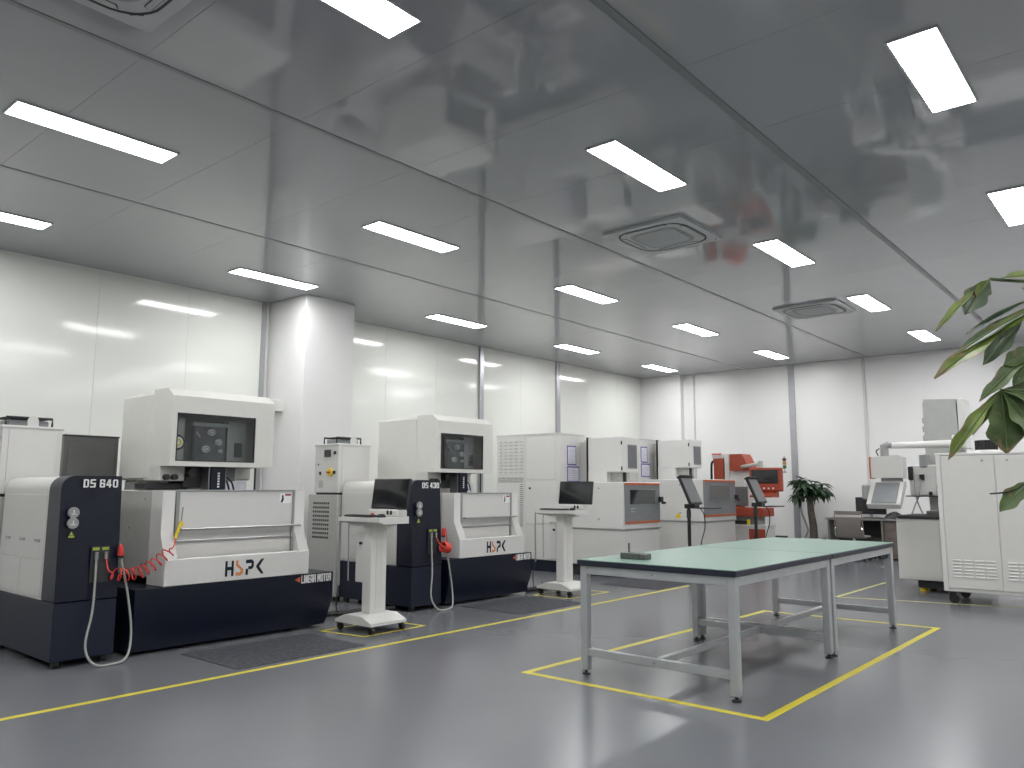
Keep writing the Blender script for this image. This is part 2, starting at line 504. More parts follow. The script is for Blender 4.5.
# ------------------------------------------------------------------ air conditioner cassettes
def rrect(w, r, n=6):
    pts = []
    for cx, cy, a0 in ((w - r, w - r, 0), (-w + r, w - r, 90), (-w + r, -w + r, 180), (w - r, -w + r, 270)):
        for i in range(n + 1):
            t = math.radians(a0 + 90 * i / n)
            pts.append((cx + r * math.cos(t), cy + r * math.sin(t)))
    return pts
def ac_proto():
    r = thing('air_conditioner_cassette', 'x', 'air conditioner')
    MB().prism(rrect(.475, .03), 'z', -0.03, 0).build('cassette_panel', M_acwhite, r)
    # dark thin outlet line bowed round each side, with a flap inside it
    for k in range(4):
        pts = []
        for i in range(15):
            u = -0.37 + 0.74 * i / 14
            pts.append((u, 0.405 - 0.09 * max(0, (abs(u) - .18) / .19) ** 2.0))
        poly = pts + [(u * .965, v - 0.016) for u, v in reversed(pts)]
        c, s_ = math.cos(k * math.pi / 2), math.sin(k * math.pi / 2)
        MB().prism([(x * c - y * s_, x * s_ + y * c) for x, y in poly], 'z', -0.033, -0.029).build('air_outlet', M_dark, r)
        fl = [(-.22, .375), (.22, .375), (.245, .36), (.22, .325), (-.22, .325), (-.245, .36)]
        f1 = MB().prism([((x * c - y * s_), (x * s_ + y * c)) for x, y in fl], 'z', -0.032, -0.029).build('flap_gap', M_dark, r)
        MB().prism([((x * c - y * s_), (x * s_ + y * c)) for x, y in [(x * .97, .35 + (y - .35) * .75) for x, y in fl]], 'z', -0.036, -0.029).build('outlet_flap', M_acwhite, f1)
    g = MB().prism(rrect(.285, .12), 'z', -0.034, -0.029).build('intake_grille', M_acgrille, r)
    sl = MB()
    for i in range(-9, 10):
        h = math.sqrt(max(0.01, 0.245 ** 2 - (max(0, abs(i * .025) - .145) * 1.7) ** 2))
        sl.box(i * .025 - .006, i * .025 + .006, -h + .01, h - .01, -0.038, -0.034)
    for i in range(-8, 9):
        h = 0.235 if abs(i) < 6 else 0.235 - (abs(i) - 5) * .03
        sl.box(-h, h, i * .027 - .003, i * .027 + .003, -0.038, -0.034)
    tag(sl.build('grille_bars', M_acwhite, g, smooth=False), kind='stuff')
    MB().cyl((.40, -.43, -.034), (.40, -.43, -.03), .012).build('indicator_lamp', M_black, r)
    return r
ac = ac_proto()
for i, (x, y, lab) in enumerate(((7.385, 4.12, 'white ceiling air conditioner cassette above the green tables'),
                                 (12.03, 4.12, 'white ceiling air conditioner cassette furthest down the hall near the end wall'),
                                 (1.48, 4.06, 'white ceiling air conditioner cassette partly cut off above the first machine end'))):
    o = ac if i == 0 else copy_tree(ac)
    o.location = (x, y, H)
    tag(o, lab, 'air conditioner', 'ceiling cassettes')

# ------------------------------------------------------------------ floor markings and mats
def tape(label, pts, w, material, closed=False, z=0.0015):
    """pts: corner list on the floor; mitred strip"""
    mb = MB()
    n_ = len(pts)
    P = [Vector((p[0], p[1])) for p in pts]
    L, R_ = [], []
    for i in range(n_):
        if closed:
            a, b = P[(i - 1) % n_], P[(i + 1) % n_]
            d0, d1 = (P[i] - a).normalized(), (b - P[i]).normalized()
        else:
            d0 = (P[i] - P[i - 1]).normalized() if i else (P[1] - P[0]).normalized()
            d1 = (P[i + 1] - P[i]).normalized() if i < n_ - 1 else d0
        nn = Vector((-(d0 + d1).y, (d0 + d1).x)).normalized()
        k = w / 2 / max(0.3, nn.dot(Vector((-d0.y, d0.x))))
        L.append(P[i] + nn * k); R_.append(P[i] - nn * k)
    m_ = n_ if closed else n_ - 1
    for i in range(m_):
        j = (i + 1) % n_
        vs = [(*L[i], 0), (*L[j], 0), (*R_[j], 0), (*R_[i], 0)]
        vs += [(x, y, z) for x, y, _ in vs]
        mb.add(vs, [(0, 3, 2, 1), (4, 5, 6, 7), (0, 1, 5, 4), (1, 2, 6, 5), (2, 3, 7, 6), (3, 0, 4, 7)])
    o = mb.build('floor_marking_tape', material, smooth=False)
    return tag(o, label, 'floor tape')
tape('long straight yellow tape line on the floor in front of the machines', [(-4.5, 5.42), (10.3, 5.46)], 0.052, M_yellow)
tape('yellow tape rectangle on the floor around the green tables', [(4.715, 3.86), (4.715, 2.02), (8.83, 1.985), (8.77, 3.72)], 0.055, M_yellow, True)
tape('small yellow tape rectangle around the console pedestal between the two blue machines', [(4.76, 6.43), (4.83, 5.88), (5.60, 5.90), (5.56, 6.44)], 0.03, M_yellow, True)
tape('small yellow tape rectangle around the console pedestal before the tall white cabinet', [(8.10, 6.50), (8.12, 5.95), (8.98, 5.95), (8.95, 6.50)], 0.03, M_yellow, True)
tape('thin faded yellow tape corner on the floor before the white cabinet with louvres', [(12.6, 3.47), (10.50, 3.50), (11.02, 1.4), (11.3, -0.5)], 0.045, M_yellow2)

for (x0, x1, y0, y1, lab) in ((3.35, 4.58, 5.55, 6.40, 'charcoal ribbed floor mat before the larger blue machine'),
                              (6.76, 7.95, 5.58, 6.50, 'charcoal ribbed floor mat before the smaller blue machine'),
                              (9.61, 10.85, 5.56, 6.50, 'charcoal ribbed floor mat before the grey door of the nearer white machine')):
    tag(B('floor_mat', M_mat, None, x0, x1, y0, y1, 0, 0.006, 0.002), lab, 'floor mat', 'charcoal floor mats')

# ------------------------------------------------------------------ the blue and white wire cutting machines
def logo_hspk(parent, x, y, z, h, w):
    """four letters drawn as thick strokes; w = full width"""
    lw = w / 4.35
    t = h * 0.24
    def strokes(name, material, polys, ox):
        mb = MB()
        for poly in polys:
            mb.prism([(x + ox + px * lw, z + pz * h) for px, pz in poly], 'y', y - 0.003, y)
        return mb.build(name, material, parent)
    strokes('logo_letter_h', M_navy, [[(.0, 0), (.22, 0), (.22, 1), (0, 1)], [(.66, 0), (.88, 0), (.88, 1), (.66, 1)], [(.24, .40), (.64, .40), (.64, .62), (.24, .62)]], 0)
    strokes('logo_letter_s', M_logo, [[(.02, 0), (.55, 0), (.82, .16), (.82, .40), (.58, .55), (.26, .75), (.26, 1), (.02, 1), (.02, .66), (.30, .50), (.56, .34), (.50, .22), (.02, .22)]], lw * 1.1)
    strokes('logo_letter_p', M_navy, [[(.0, 0), (.24, 0), (.24, .40), (.0, .40)], [(0, .76), (0, 1), (.62, 1), (.86, .86), (.86, .50), (.66, .36), (.28, .36), (.28, .56), (.56, .56), (.62, .62), (.62, .76)]], lw * 2.2)
    strokes('logo_letter_k', M_navy, [[(.62, 1), (.92, 1), (.38, .5), (.92, 0), (.62, 0), (.06, .44), (.06, .58)]], lw * 3.3)

def helix(path, r, turns, per=10):
    path = [Vector(p) for p in path]
    seg = [(path[i + 1] - path[i]).length for i in range(len(path) - 1)]
    tot = sum(seg)
    N = turns * per
    out = []
    for k in range(N + 1):
        s = tot * k / N
        i = 0
        while i < len(seg) - 1 and s > seg[i]:
            s -= seg[i]; i += 1
        p = path[i].lerp(path[i + 1], s / seg[i])
        d = (path[i + 1] - path[i]).normalized()
        a = Vector((0, 0, 1)) - d * d.z
        a.normalize(); b = d.cross(a)
        t = 2 * math.pi * k / per
        env = min(1, k / per * 2, (N - k) / per * 2)
        out.append(p + (a * math.cos(t) + b * math.sin(t)) * r * max(.15, env))
    return out

def smooth_path(pts, n=6):
    P = [Vector(p) for p in pts]
    P = [P[0] * 2 - P[1]] + P + [P[-1] * 2 - P[-2]]
    out = []
    for i in range(1, len(P) - 2):
        for k in range(n):
            t = k / n
            a, b, c, d = P[i - 1], P[i], P[i + 1], P[i + 2]
            out.append(0.5 * ((2 * b) + (c - a) * t + (2 * a - 5 * b + 4 * c - d) * t * t + (3 * b - a - 3 * c + d) * t ** 3))
    out.append(P[-2])
    return out

def wire_machine(label, loc, number, ax0, ax1, bx0, bx1, hx0, hx1, big, dep):
    r = thing('wire_cutting_machine', label, 'machine', loc)
    kc_ = thing('control_cabinet', ('white and navy control cabinet with a stretched red coil hose, lettered DS ' if big else 'white and navy control cabinet with a bunched red coil hose, lettered DS ') + number, 'cabinet', loc)
    mr = r
    # --- navy base
    base = MB().prism([(0.0, .53), (0.0, .27), (.05, .03), (dep, .03), (dep, .53)], 'x', bx0, bx1)
    # right end leans inward at the bottom
    base.v = [(x - (0.05 if (x > bx1 - .01 and z < .1) else 0), y, z) for x, y, z in base.v]
    bo = base.build('base', M_navy, r)
    B('base_step', M_navy, bo, ax1 - .25, bx1 - .12, .35, dep - .1, .53, .66, .006)
    for fx in (bx0 + .15, bx1 - .3):
        for fy in (.3, dep - .2):
            MB().cyl((fx, fy, 0), (fx, fy, .03), .04).build('levelling_foot', M_black, r)
    # --- electrical cabinet: navy front, white side
    r = kc_
    cw = .455
    def cabprof(x0, z0, z1, rad=.11, n_=8):
        pts = [(cw, z0), (cw, z1)]
        for i in range(n_ + 1):
            t = math.pi / 2 + (math.pi / 2) * i / n_
            pts.append((x0 + rad + rad * math.cos(t), z1 - rad + rad * math.sin(t)))
        pts.append((x0, z0))
        return pts
    cab = MB().prism(cabprof(0, .49, 1.445), 'y', .26, 1.28).build('cabinet_body', M_white2, r)
    fr = MB().prism(cabprof(-.006, .495, 1.45), 'y', 0.0, .26)
    fr.v = [(x, y + (.045 * (z - 1.15) / .3 if (z > 1.2 and y < .1) else 0), z) for x, y, z in fr.v]
    # keep a crease: straight below, leaning back above
    front = fr.build('cabinet_front', M_navy, r)
    B('cabinet_plinth', M_navy2, r, -.004, cw + .004, 0.004, 1.285, .055, .485, .006)
    for fx in (.05, cw - .06):
        for fy in (.06, 1.2):
            w = MB().cyl((fx - .02, fy, .035), (fx + .02, fy, .035), .035, n=14)
            w.cyl((fx, fy, .03), (fx, fy, .075), .015)
            w.build('cabinet_caster', M_black, r)
    # side panels in the white flank
    for (y0, y1, z0, z1) in ((.30, .76, .51, .78), (.77, 1.26, .51, .78), (.30, 1.26, .795, 1.30)):
        B('side_panel', M_white2, r, -.006, .002, y0, y1, z0, z1, .002)
    for (yy, zz) in ((.42, .93), (.75, .93), (1.08, .93)):
        lv = MB()
        lv.box(-.016, -.005, yy - .05, yy + .05, zz, zz + .006)
        lv.box(-.016, -.005, yy - .05, yy + .05, zz + .012, zz + .018)
        lv.build('flank_latch', M_grey, r)
    lettering('model_letter', 'DS ' + number, M_letter, r, .152, .020, 1.358, .064, .262)
    for zz in (1.165, 1.085):
        g = MB().cyl((.08, -.022, zz), (.08, .0, zz), .042, n=20).build('pressure_gauge', M_bar, r)
        MB().cyl((.08, -.024, zz), (.08, -.021, zz), .033, n=20).build('gauge_dial', M_grey, g)
        nd = MB().box(.077, .083, -.026, -.024, zz - .004, zz + .02)
        nd.box(.062, .098, -.026, -.024, zz - .014, zz - .009)
        nd.build('gauge_needle', M_letter, g)
    MB().prism([(.065, .992), (.095, .992), (.08, 1.02)], 'y', -.004, 0).build('warning_triangle', M_lime, r)
    B('warning_plate', M_lime, r, .06, .102, -.003, 0, .974, .988, 0)
    rec = B('socket_recess', M_dark, r, .235, .375, -.004, .002, .62, .90, 0)
    for xx in (.27, .342):
        B('socket_label', M_lime, r, xx - .025, xx + .025, -.006, -.003, .868, .89, 0)
        MB().cyl((xx, -.02, .80), (xx, -.02, .855), .014).build('hose_fitting', M_bar, r)
    # grey wash hose in a long loop, with its red gun hanging at the cabinet corner
    hp = smooth_path([(.27, -.02, .82), (.268, -.03, .62), (.25, -.06, .40), (.20, -.10, .16), (.25, -.15, .03), (.38, -.17, .012),
                      (.50, -.14, .045), (.55, -.08, .22), (.52, -.05, .50), (.475, -.04, .70), (.452, -.03, .815)], 6)
    MB().tube(hp, .0092, 8).build('wash_hose', M_hose, r)
    gun = MB().cyl((.452, -.03, .82), (.448, -.03, .885), .026, .02, n=10)
    gun.cyl((.448, -.03, .885), (.444, -.03, .905), .02, .012, n=10)
    gun.build('wash_gun', M_red, r)
    MB().cyl((.452, -.03, .80), (.452, -.03, .822), .024, n=10).build('gun_collar', M_black, r)
    r = mr
    # --- work tank with apron, pillars, lifting door
    T = 1.335 if big else 1.30
    tankx0 = bx0 + .02
    pill = [(.0, .535), (.0, .755), (.10, .96), (.10, T), (.30, T), (.30, .535)]
    B('apron', M_white, r, ax0 - .002, ax1 + .002, -.006, .10, .535, .755, .005)
    MB().prism(pill, 'x', ax0, ax0 + .11).build('tank_pillar', M_white, r)
    MB().prism(pill, 'x', ax1 - .11, ax1).build('tank_pillar', M_white, r)
    B('tank_back', M_white2, r, ax0, ax1, 1.10, 1.15, .535, T, .004)
    B('tank_floor', M_steel, r, ax0, ax1, .30, 1.10, .535, .60, .004)
    sx = ax0
    side = MB().box(sx, sx + .03, .30, 1.10, .535, T - .003, .004)
    side.build('tank_side', M_steel, r)
    B('tank_side', M_steel, r, ax1 - .03, ax1, .30, 1.10, .535, T - .003, .004)
    for (yy, zz) in ((.42, 1.26), (1.0, 1.26), (.42, .70), (1.0, .70), (.7, 1.0)):
        MB().cyl((sx - .004, yy, zz), (sx, yy, zz), .006, n=8).build('side_bolt', M_dark, r)
    d0, d1 = ax0 + .13, ax1 - .13
    dy = .115
    B('door_guide', M_dark, r, ax0 + .11, ax0 + .13, .13, .18, .60, T - .01, 0)
    B('door_guide', M_grey, r, ax1 - .13, ax1 - .11, .12, .18, .60, T + .003, .003)
    dr = MB()
    dr.box(d0 + .03, d1, dy, dy + .03, 1.005, T - .012, .004)
    door = dr.build('door_leaf', M_white, r)
    B('door_leaf_lower', M_white2, r, d0, d1, dy + .012, dy + .04, .75, .90, .003)
    B('door_leaf_middle', M_steel, r, d0, d1, dy + .01, dy + .035, .90, 1.0, .003)
    fm = MB()
    fm.box(d0 - .004, d0 + .028, dy - .008, dy + .035, .92, T - .01, .003)
    fm.box(d1, d1 + .03, dy - .008, dy + .03, .75, T, .003)
    fm.box(d0, d1 + .03, dy - .008, dy + .04, T - .012, T + .004, .003)
    fm.build('door_frame', M_grey, r)
    hb = MB().cyl((d0 + .03, dy - .05, 1.0), (d1 + .07, dy - .05, 1.0), .010, n=10)
    hb.cyl((d0 + .05, dy - .05, 1.0), (d0 + .05, dy, 1.0), .009, n=8)
    hb.cyl((d1 + .01, dy - .05, 1.0), (d1 + .01, dy, 1.0), .009, n=8)
    hb.build('door_handle_bar', M_bar, r)
    MB().box(d0 - .0, d1, dy - .012, dy + .006, .885, .905, .003).build('door_lower_rail', M_bar, r)
    st = B('notice_sticker', M_letter, r, d1 - .145, d1 - .015, dy - .002, dy, T - .125, T - .03, 0)
    B('sticker_red_heading', M_redlab, st, d1 - .085, d1 - .02, dy - .004, dy - .002, T - .053, T - .035, 0)
    MB().prism([(d1 - .135, T - .115), (d1 - .115, T - .118), (d1 - .10, T - .09), (d1 - .105, T - .05), (d1 - .12, T - .045), (d1 - .12, T - .08)], 'y', dy - .004, dy - .002).build('sticker_pictogram', M_black, st)
    lw_ = (ax1 - ax0)
    logo_hspk(r, ax0 + lw_ * (.385 if big else .40), -.006, .575, .135, .40 if big else .36)
    lettering('motor_letter', 'LINEAR MOTOR', M_letter, r, bx1 - (.37 if big else .31), 0.0, .445, .075, .345 if big else .285, gap=.22)
    q = bx1 - (.385 if big else .32)
    MB().prism([(q, .455), (q, .51), (q - .06, .4825)], 'y', -.003, 0).build('orange_arrow', M_orange, r)
    # --- upper head with its window
    z0, z1 = 1.555, 2.20
    hy0, hy1, hy2 = .42, .80, dep - .03
    head = MB()
    hx0i, hx1i = hx0 + .012, hx1 - .012
    sidepoly = [(hy0, z0), (hy0, z1 - .0), (hy0 + .11, z1 + .075), (hy1, z1 + .075), (hy1, z0)]
    head.prism(sidepoly, 'x', hx0, hx0i)
    head.prism(sidepoly, 'x', hx1i, hx1)
    roof = [(hy0, z1), (hy0 + .11, z1 + .075), (hy1, z1 + .075), (hy1, z1 + .06), (hy0 + .12, z1 + .06), (hy0 + .01, z1 - .01)]
    head.prism(roof, 'x', hx0i, hx1i)
    wx0, wx1, wz0, wz1 = hx0 + .055, hx0 + .055 + (.79 if big else .765), 1.607, 2.037
    head.box(hx0i, hx1i, hy0, hy0 + .012, wz1, z1)
    head.box(hx0i, hx1i, hy0, hy0 + .012, z0, wz0)
    head.box(hx0i, wx0, hy0, hy0 + .012, wz0, wz1)
    head.box(wx1, hx1i, hy0, hy0 + .012, wz0, wz1)
    head.box(hx0i, hx1i, hy0 + .012, hy1, z0, z0 + .012)
    ho = head.build('head_cover', M_cream, r)
    B('rear_cover', M_cream, r, hx0 - .004, hx1 + .004, hy1 + .004, hy2, 1.43, z1 + .05, .02)
    B('rear_cap', M_cream, r, hx0 + .06, hx1 - .05, hy1 + .05, hy2 - .06, z1 + .0, z1 + .075, .02)
    pane = B('window_pane', M_glass, r, wx0 + .002, wx1 - .002, hy0 + .003, hy0 + .008, wz0 + .002, wz1 - .002, 0)
    gk = MB()
    for a in ((wx0 - .006, wx1 + .006, wz1 - .004, wz1 + .006), (wx0 - .006, wx1 + .006, wz0 - .006, wz0 + .004),
              (wx0 - .006, wx0 + .004, wz0, wz1), (wx1 - .004, wx1 + .006, wz0, wz1)):
        gk.box(a[0], a[1], hy0 - .003, hy0 + .014, a[2], a[3])
    gk.build('window_gasket', M_dark, pane)
    # wire path behind the window
    mech = mat('mechanism_plate', (0.30, 0.31, 0.315), 0.5)
    pulley = mat('pale_pulley', (0.7, 0.7, 0.68), 0.4)
    B('mechanism_back', mech, r, hx0 + .02, hx1 - .02, hy1 - .03, hy1 - .01, z0 + .02, z1, .002)
    B('spool_housing', M_grey, r, hx0 + .03, wx0 + .14, hy0 + .13, hy0 + .3, wz0 - .02, wz1 - .02, .01)
    pl = B('wire_plate', mat('wire_plate_dark', (.07, .073, .08), .45), r, wx0 + .23, wx0 + .55, hy0 + .12, hy0 + .2, wz0 - .03, wz1 - .05, .01)
    B('wire_plate_bracket', M_doorgrey, r, wx0 + .20, wx0 + .56, hy0 + .10, hy0 + .15, wz1 - .10, wz1 - .06, .004)
    B('control_box', M_grey, r, wx0 + .60, wx1 + .02, hy0 + .18, hy0 + .26, wz0 - .03, wz1 - .02, .005)
    B('control_box_display', M_dark, r, wx0 + .68, wx0 + .76, hy0 + .17, hy0 + .18, wz0 + .05, wz0 + .19, .002)
    for (px, pz, rr) in ((.385, .275, .03), (.465, .185, .028), (.335, .115, .032), (.485, .10, .016)):
        wv = MB().cyl((wx0 + px, hy0 + .08, wz0 + pz), (wx0 + px, hy0 + .12, wz0 + pz), rr, n=20).build('wire_pulley', pulley, r)
        MB().ring((wx0 + px, hy0 + .075, wz0 + pz), (0, 1, 0), rr * .35, rr * .75, .006).build('pulley_ring', M_doorgrey, wv)
    MB().prism([(wx0 + .235, wz0 + .27), (wx0 + .27, wz0 + .22), (wx0 + .28, wz0 + .23), (wx0 + .245, wz0 + .28)], 'y', hy0 + .10, hy0 + .12).build('wire_lever', M_bar, r)
    if big:
        sp = MB().cyl((wx0 + .035, hy0 + .06, wz0 + .165), (wx0 + .035, hy0 + .13, wz0 + .165), .072, n=28).build('wire_spool', M_black, r)
        MB().cyl((wx0 + .035, hy0 + .05, wz0 + .165), (wx0 + .035, hy0 + .062, wz0 + .165), .052, n=24).build('spool_face', M_letter, sp)
        MB().ring((wx0 + .035, hy0 + .045, wz0 + .165), (0, 1, 0), .018, .035, .006).build('spool_hub', M_yp, sp)
    # --- things hanging below the head
    B('threader_bracket', M_white2, r, hx0 + .0, hx0 + .24, hy0 + .18, hy0 + .5, 1.42, 1.553, .006)
    for k in (.05, .13):
        MB().cyl((hx0 + k, hy0 + .13, 1.455), (hx0 + k, hy0 + .18, 1.455), .026, n=14).build('threader_knob', M_black, r)
    B('head_slide', M_dark, r, hx0 + .24, hx0 + .62, hy0 + .2, hy0 + .5, 1.36, 1.553, .006)
    B('upper_arm', M_navy, r, hx0 + .43, hx0 + .58, hy0 + .04, hy0 + .2, 1.30, 1.553, .004)
    lt = MB()
    for k in range(6):
        lt.box(hx0 + .495, hx0 + .515, hy0 + .036, hy0 + .04, 1.36 + k * .025, 1.376 + k * .025)
    tag(lt.build('arm_lettering', M_letter, r), kind='stuff')
    B('arm_rail', M_bar, r, hx0 + .415, hx0 + .43, hy0 + .06, hy0 + .2, 1.30, 1.553, .002)
    B('arm_rail', M_bar, r, hx0 + .58, hx0 + .595, hy0 + .06, hy0 + .2, 1.30, 1.553, .002)
    MB().cyl((hx0 + .28, hy0 + .1, 1.50), (hx0 + .28, hy0 + .19, 1.50), .04, n=16).build('threader_motor', M_black, r)
    B('valve_block', M_doorgrey, r, hx0 + .66, hx0 + .80, hy0 + .25, hy0 + .4, 1.40, 1.553, .004)
    MB().cyl((hx1 - .13, hy0 + .1, 1.28), (hx1 - .13, hy0 + .1, 1.553), .009, n=8).build('guide_rod', M_navy, r)
    for k in (.0, .05):
        MB().tube(smooth_path([(hx0 + .60 + k, hy0 + .15, 1.46), (hx0 + .64 + k, hy0 + .12, 1.41), (hx0 + .67 + k, hy0 + .12, 1.33)]), .009, 6).build('water_pipe', M_black, r)
    B('instruction_card', M_paper, r, hx0 + .67, hx1 - .15, hy0 + .22, hy0 + .225, 1.30, 1.42, 0)
    B('lower_arm', M_dark, r, hx0 - .1, hx0 + .3, hy0 + .25, hy0 + .45, 1.345, 1.40, .004)
    B('column', M_white2, r, hx0 + .05, hx1 - .05, 1.16, dep - .05, .53, 1.43, .01)
    return r, kc_

m1, c1 = wire_machine('larger blue and white wire cutting machine with a yellow air gun at its tank door', (2.42, 6.57, 0), '640',
                  .83, 2.262, .60, 2.56, 1.03, 2.09, True, 1.48)
# red coiled air hose stretched to the tank door, and a yellow air gun hanging there
p = [(.342, -.03, .80), (.345, -.05, .74), (.355, -.08, .695), (.46, -.08, .665), (.60, -.06, .675), (.72, -.05, .735), (.82, -.05, .81), (.86, -.05, .85)]
MB().tube(smooth_path(p[:3], 5) + helix(p[2:], .047, 10, 14) + smooth_path([p[7], (.885, -.03, .87), (.925, .02, .92)], 4), .0055, 6).build('coiled_air_hose', M_red, c1)
ag = MB().cyl((.935, .05, .93), (.975, .05, 1.05), .014, n=8)
ag.box(.965, .995, .04, .06, 1.03, 1.07)
ag.build('air_gun', M_yp, m1)
MB().cyl((.985, .06, 1.07), (.995, .06, 1.19), .006, n=6).build('air_gun_nozzle', M_bar, m1)

m2, c2 = wire_machine('smaller blue and white wire cutting machine before the tall white louvred cabinet', (6.075, 6.60, 0), '430',
                  .75, 1.935, .57, 2.10, .78, 1.80, False, 1.60)
p = [(.342, -.03, .80), (.35, -.06, .74), (.375, -.09, .70), (.47, -.09, .675)]
MB().tube(smooth_path(p[:3], 5) + helix(p[2:4], .055, 9, 12), .0075, 6).build('coiled_air_hose', M_red, c2)
MB().tube(smooth_path([(.46, -.08, .70), (.46, -.07, .82), (.455, -.05, .90)]), .0065, 6).build('air_hose_tail', M_red, c2)

# --- white chiller towers behind each machine's cabinet
def tower(label, loc):
    r = thing('chiller_tower', label, 'machine unit', loc)
    B('lower_housing', M_steel, r, -.01, .50, -.01, .58, .06, 1.275, .006)
    for fx in (.05, .44):
        for fy in (.05, .5):
            MB().cyl((fx, fy, 0), (fx, fy, .06), .03).build('foot', M_black, r)
    vh = MB()
    for i in range(8):
        for j in range(9):
            vh.box(-.013, -.009, .16 + i * .042 - .012, .16 + i * .042 + .012, .74 + j * .052, .74 + j * .052 + .026)
    tag(vh.build('vent_holes', M_black, r, smooth=False), kind='stuff')
    up_ = B('upper_housing', M_white, r, 0, .49, .0, .48, 1.30, 1.895, .006)
    B('base_seal', M_black, r, .02, .47, .02, .46, 1.275, 1.30, 0)
    B('front_frame', M_white, r, .05, .44, -.008, .0, 1.32, 1.87, .003)
    B('top_lid', M_white, r, -.012, .502, -.012, .49, 1.88, 1.905, .005)
    B('control_display', M_screen, r, -.012, 0, .15, .28, 1.74, 1.83, .003)
    B('power_indicator', M_black, r, -.012, 0, .05, .09, 1.77, 1.81, .002)
    B('side_socket', M_black, r, -.012, 0, .05, .09, 1.53, 1.57, .002)
    B('side_socket', M_black, r, -.012, 0, .34, .37, 1.52, 1.56, .002)
    B('key_slot', M_black, r, -.010, 0, .39, .405, 1.64, 1.66, .001)
    sw = MB().cyl((-.02, .15, 1.55), (0, .15, 1.55), .05, n=20).build('main_switch', M_yp, r)
    MB().box(-.05, -.02, .135, .18, 1.54, 1.56, .003).build('switch_handle', M_redlab, sw)
    B('rating_plate', M_steel, r, -.004, 0, .30, .38, 1.36, 1.45, 0)
    # fan guard and lifting eye on top
    fg = MB()
    fg.tube([(.06, .13, 1.905), (.06, .13, 1.985), (.44, .13, 1.985), (.44, .13, 1.905)], .012, 6)
    fg.tube([(.06, .38, 1.905), (.06, .38, 1.985), (.44, .38, 1.985), (.44, .38, 1.905)], .012, 6)
    for k in range(9):
        y = .13 + .25 * k / 8
        fg.tube([(.06, y, 1.985), (.44, y, 1.985)], .005, 5)
    fg.build('fan_guard', M_black, r)
    B('fan_housing', M_doorgrey, r, .08, .42, .15, .36, 1.905, 1.965, .01)
    MB().prism([(.20, 1.905), (.20, 1.96), (.215, 1.99), (.245, 2.0), (.275, 1.99), (.29, 1.96), (.29, 1.905)], 'y', .02, .035).build('lifting_eye', M_white, r)
    return r
tower('white chiller tower with fan guard on top behind the DS 640 cabinet', (2.37, 7.88, 0))
tower('white chiller tower with yellow main switch behind the DS 430 cabinet', (6.025, 7.91, 0))
t = thing('filter_cabinet', 'glossy dark grey filter cabinet between the chiller tower and the DS 640 head', 'cabinet', (2.96, 8.09, 0))
B('body', M_greygloss, t, 0, .50, .0, .5, .05, 1.845, .004)
B('lid', M_dark, t, -.005, .505, -.005, .5, 1.845, 1.86, .002)
B('reflecting_door', M_greygloss, t, .03, .47, -.006, 0, .1, 1.80, .002)
for fx in (.05, .45):
    for fy in (.06, .44):
        MB().cyl((fx, fy, 0), (fx, fy, .05), .025).build('foot', M_black, t)

# --- small white junction box on the side of the column
t = thing('junction_box', 'small white wall box mounted on the side of the square column', 'wall box', (6.46, 9.90, 2.44))
B('box', M_white, t, -.16, 0, -.11, .11, 0, .17, .01)
B('cover', M_white2, t, -.168, -.16, -.09, .09, .015, .155, .004)

# ------------------------------------------------------------------ console pedestals
def pedestal(label, loc, group):
    r = thing('console_pedestal', label, 'pedestal', loc, group=group)
    # foot plate with sloping shoulders, swivelling castors
    MB().prism([(-.27, .075), (-.27, .10), (-.13, .155), (.13, .155), (.27, .10), (.27, .075)], 'x', -.22, .22).build('foot_plate', M_white, r)
    for fx in (-.19, .19):
        for fy in (-.24, .22):
            c = MB().cyl((fx - .014, fy, .032), (fx + .014, fy, .032), .032, n=14)
            c.cyl((fx, fy, .05), (fx, fy, .08), .014, n=8)
            c.box(fx - .02, fx + .02, fy - .006, fy + .03, .03, .06)
            c.build('castor', M_black, r)
    B('column', M_white, r, -.06, .14, -.055, .075, .15, 1.01, .008)
    B('column_panel', M_white2, r, .0, .09, -.059, -.054, .2, .95, .002)
    B('cable_box', M_white, r, -.05, .06, .077, .20, .44, .92, .01)
    MB().cyl((-.05, .11, .82), (-.07, .11, .82), .014, n=10).build('cable_gland', M_black, r)
    tr = MB().prism([(-.18, 1.035), (-.18, 1.072), (.20, 1.082), (.20, 1.015), (-.11, 1.015)], 'y', -.30, .32).build('tray', M_white, r)
    MB().box(-.10, .15, -.16, .18, .99, 1.015, .004).build('tray_bracket', M_white2, r)
    hd = MB().tube(smooth_path([(-.12, .32, 1.05), (-.12, .36, 1.05), (-.11, .375, 1.01), (-.11, .38, .80), (-.105, .38, .40)], 5), .010, 6)
    hd.build('cable_conduit', M_grey, r)
    MB().tube(smooth_path([(-.09, .26, 1.015), (-.09, .265, .95), (-.08, .27, .7), (-.08, .265, .45)], 5), .007, 6).build('signal_cable', M_grey, r)
    B('monitor_plinth', M_white, r, .06, .19, -.29, .16, 1.078, 1.145, .01)
    for k in (-.16, -.21):
        B('plinth_switch', M_black, r, .05, .06, k, k + .025, 1.10, 1.14, .002)
    return r
def monitor(label, loc, group):
    r = thing('computer_monitor', label, 'monitor', loc, group=group)
    ca, sa = math.cos(math.radians(-8)), math.sin(math.radians(-8))
    def tilt(mb):
        mb.v = [(x * ca - z * sa, y, x * sa + z * ca) for x, y, z in mb.v]
        return mb
    tilt(MB().box(0, .035, -.265, .265, 0.01, .31, .006)).build('casing', M_black, r)
    tilt(MB().box(-.002, .001, -.255, .255, .022, .30)).build('screen', M_screen, r)
    return r
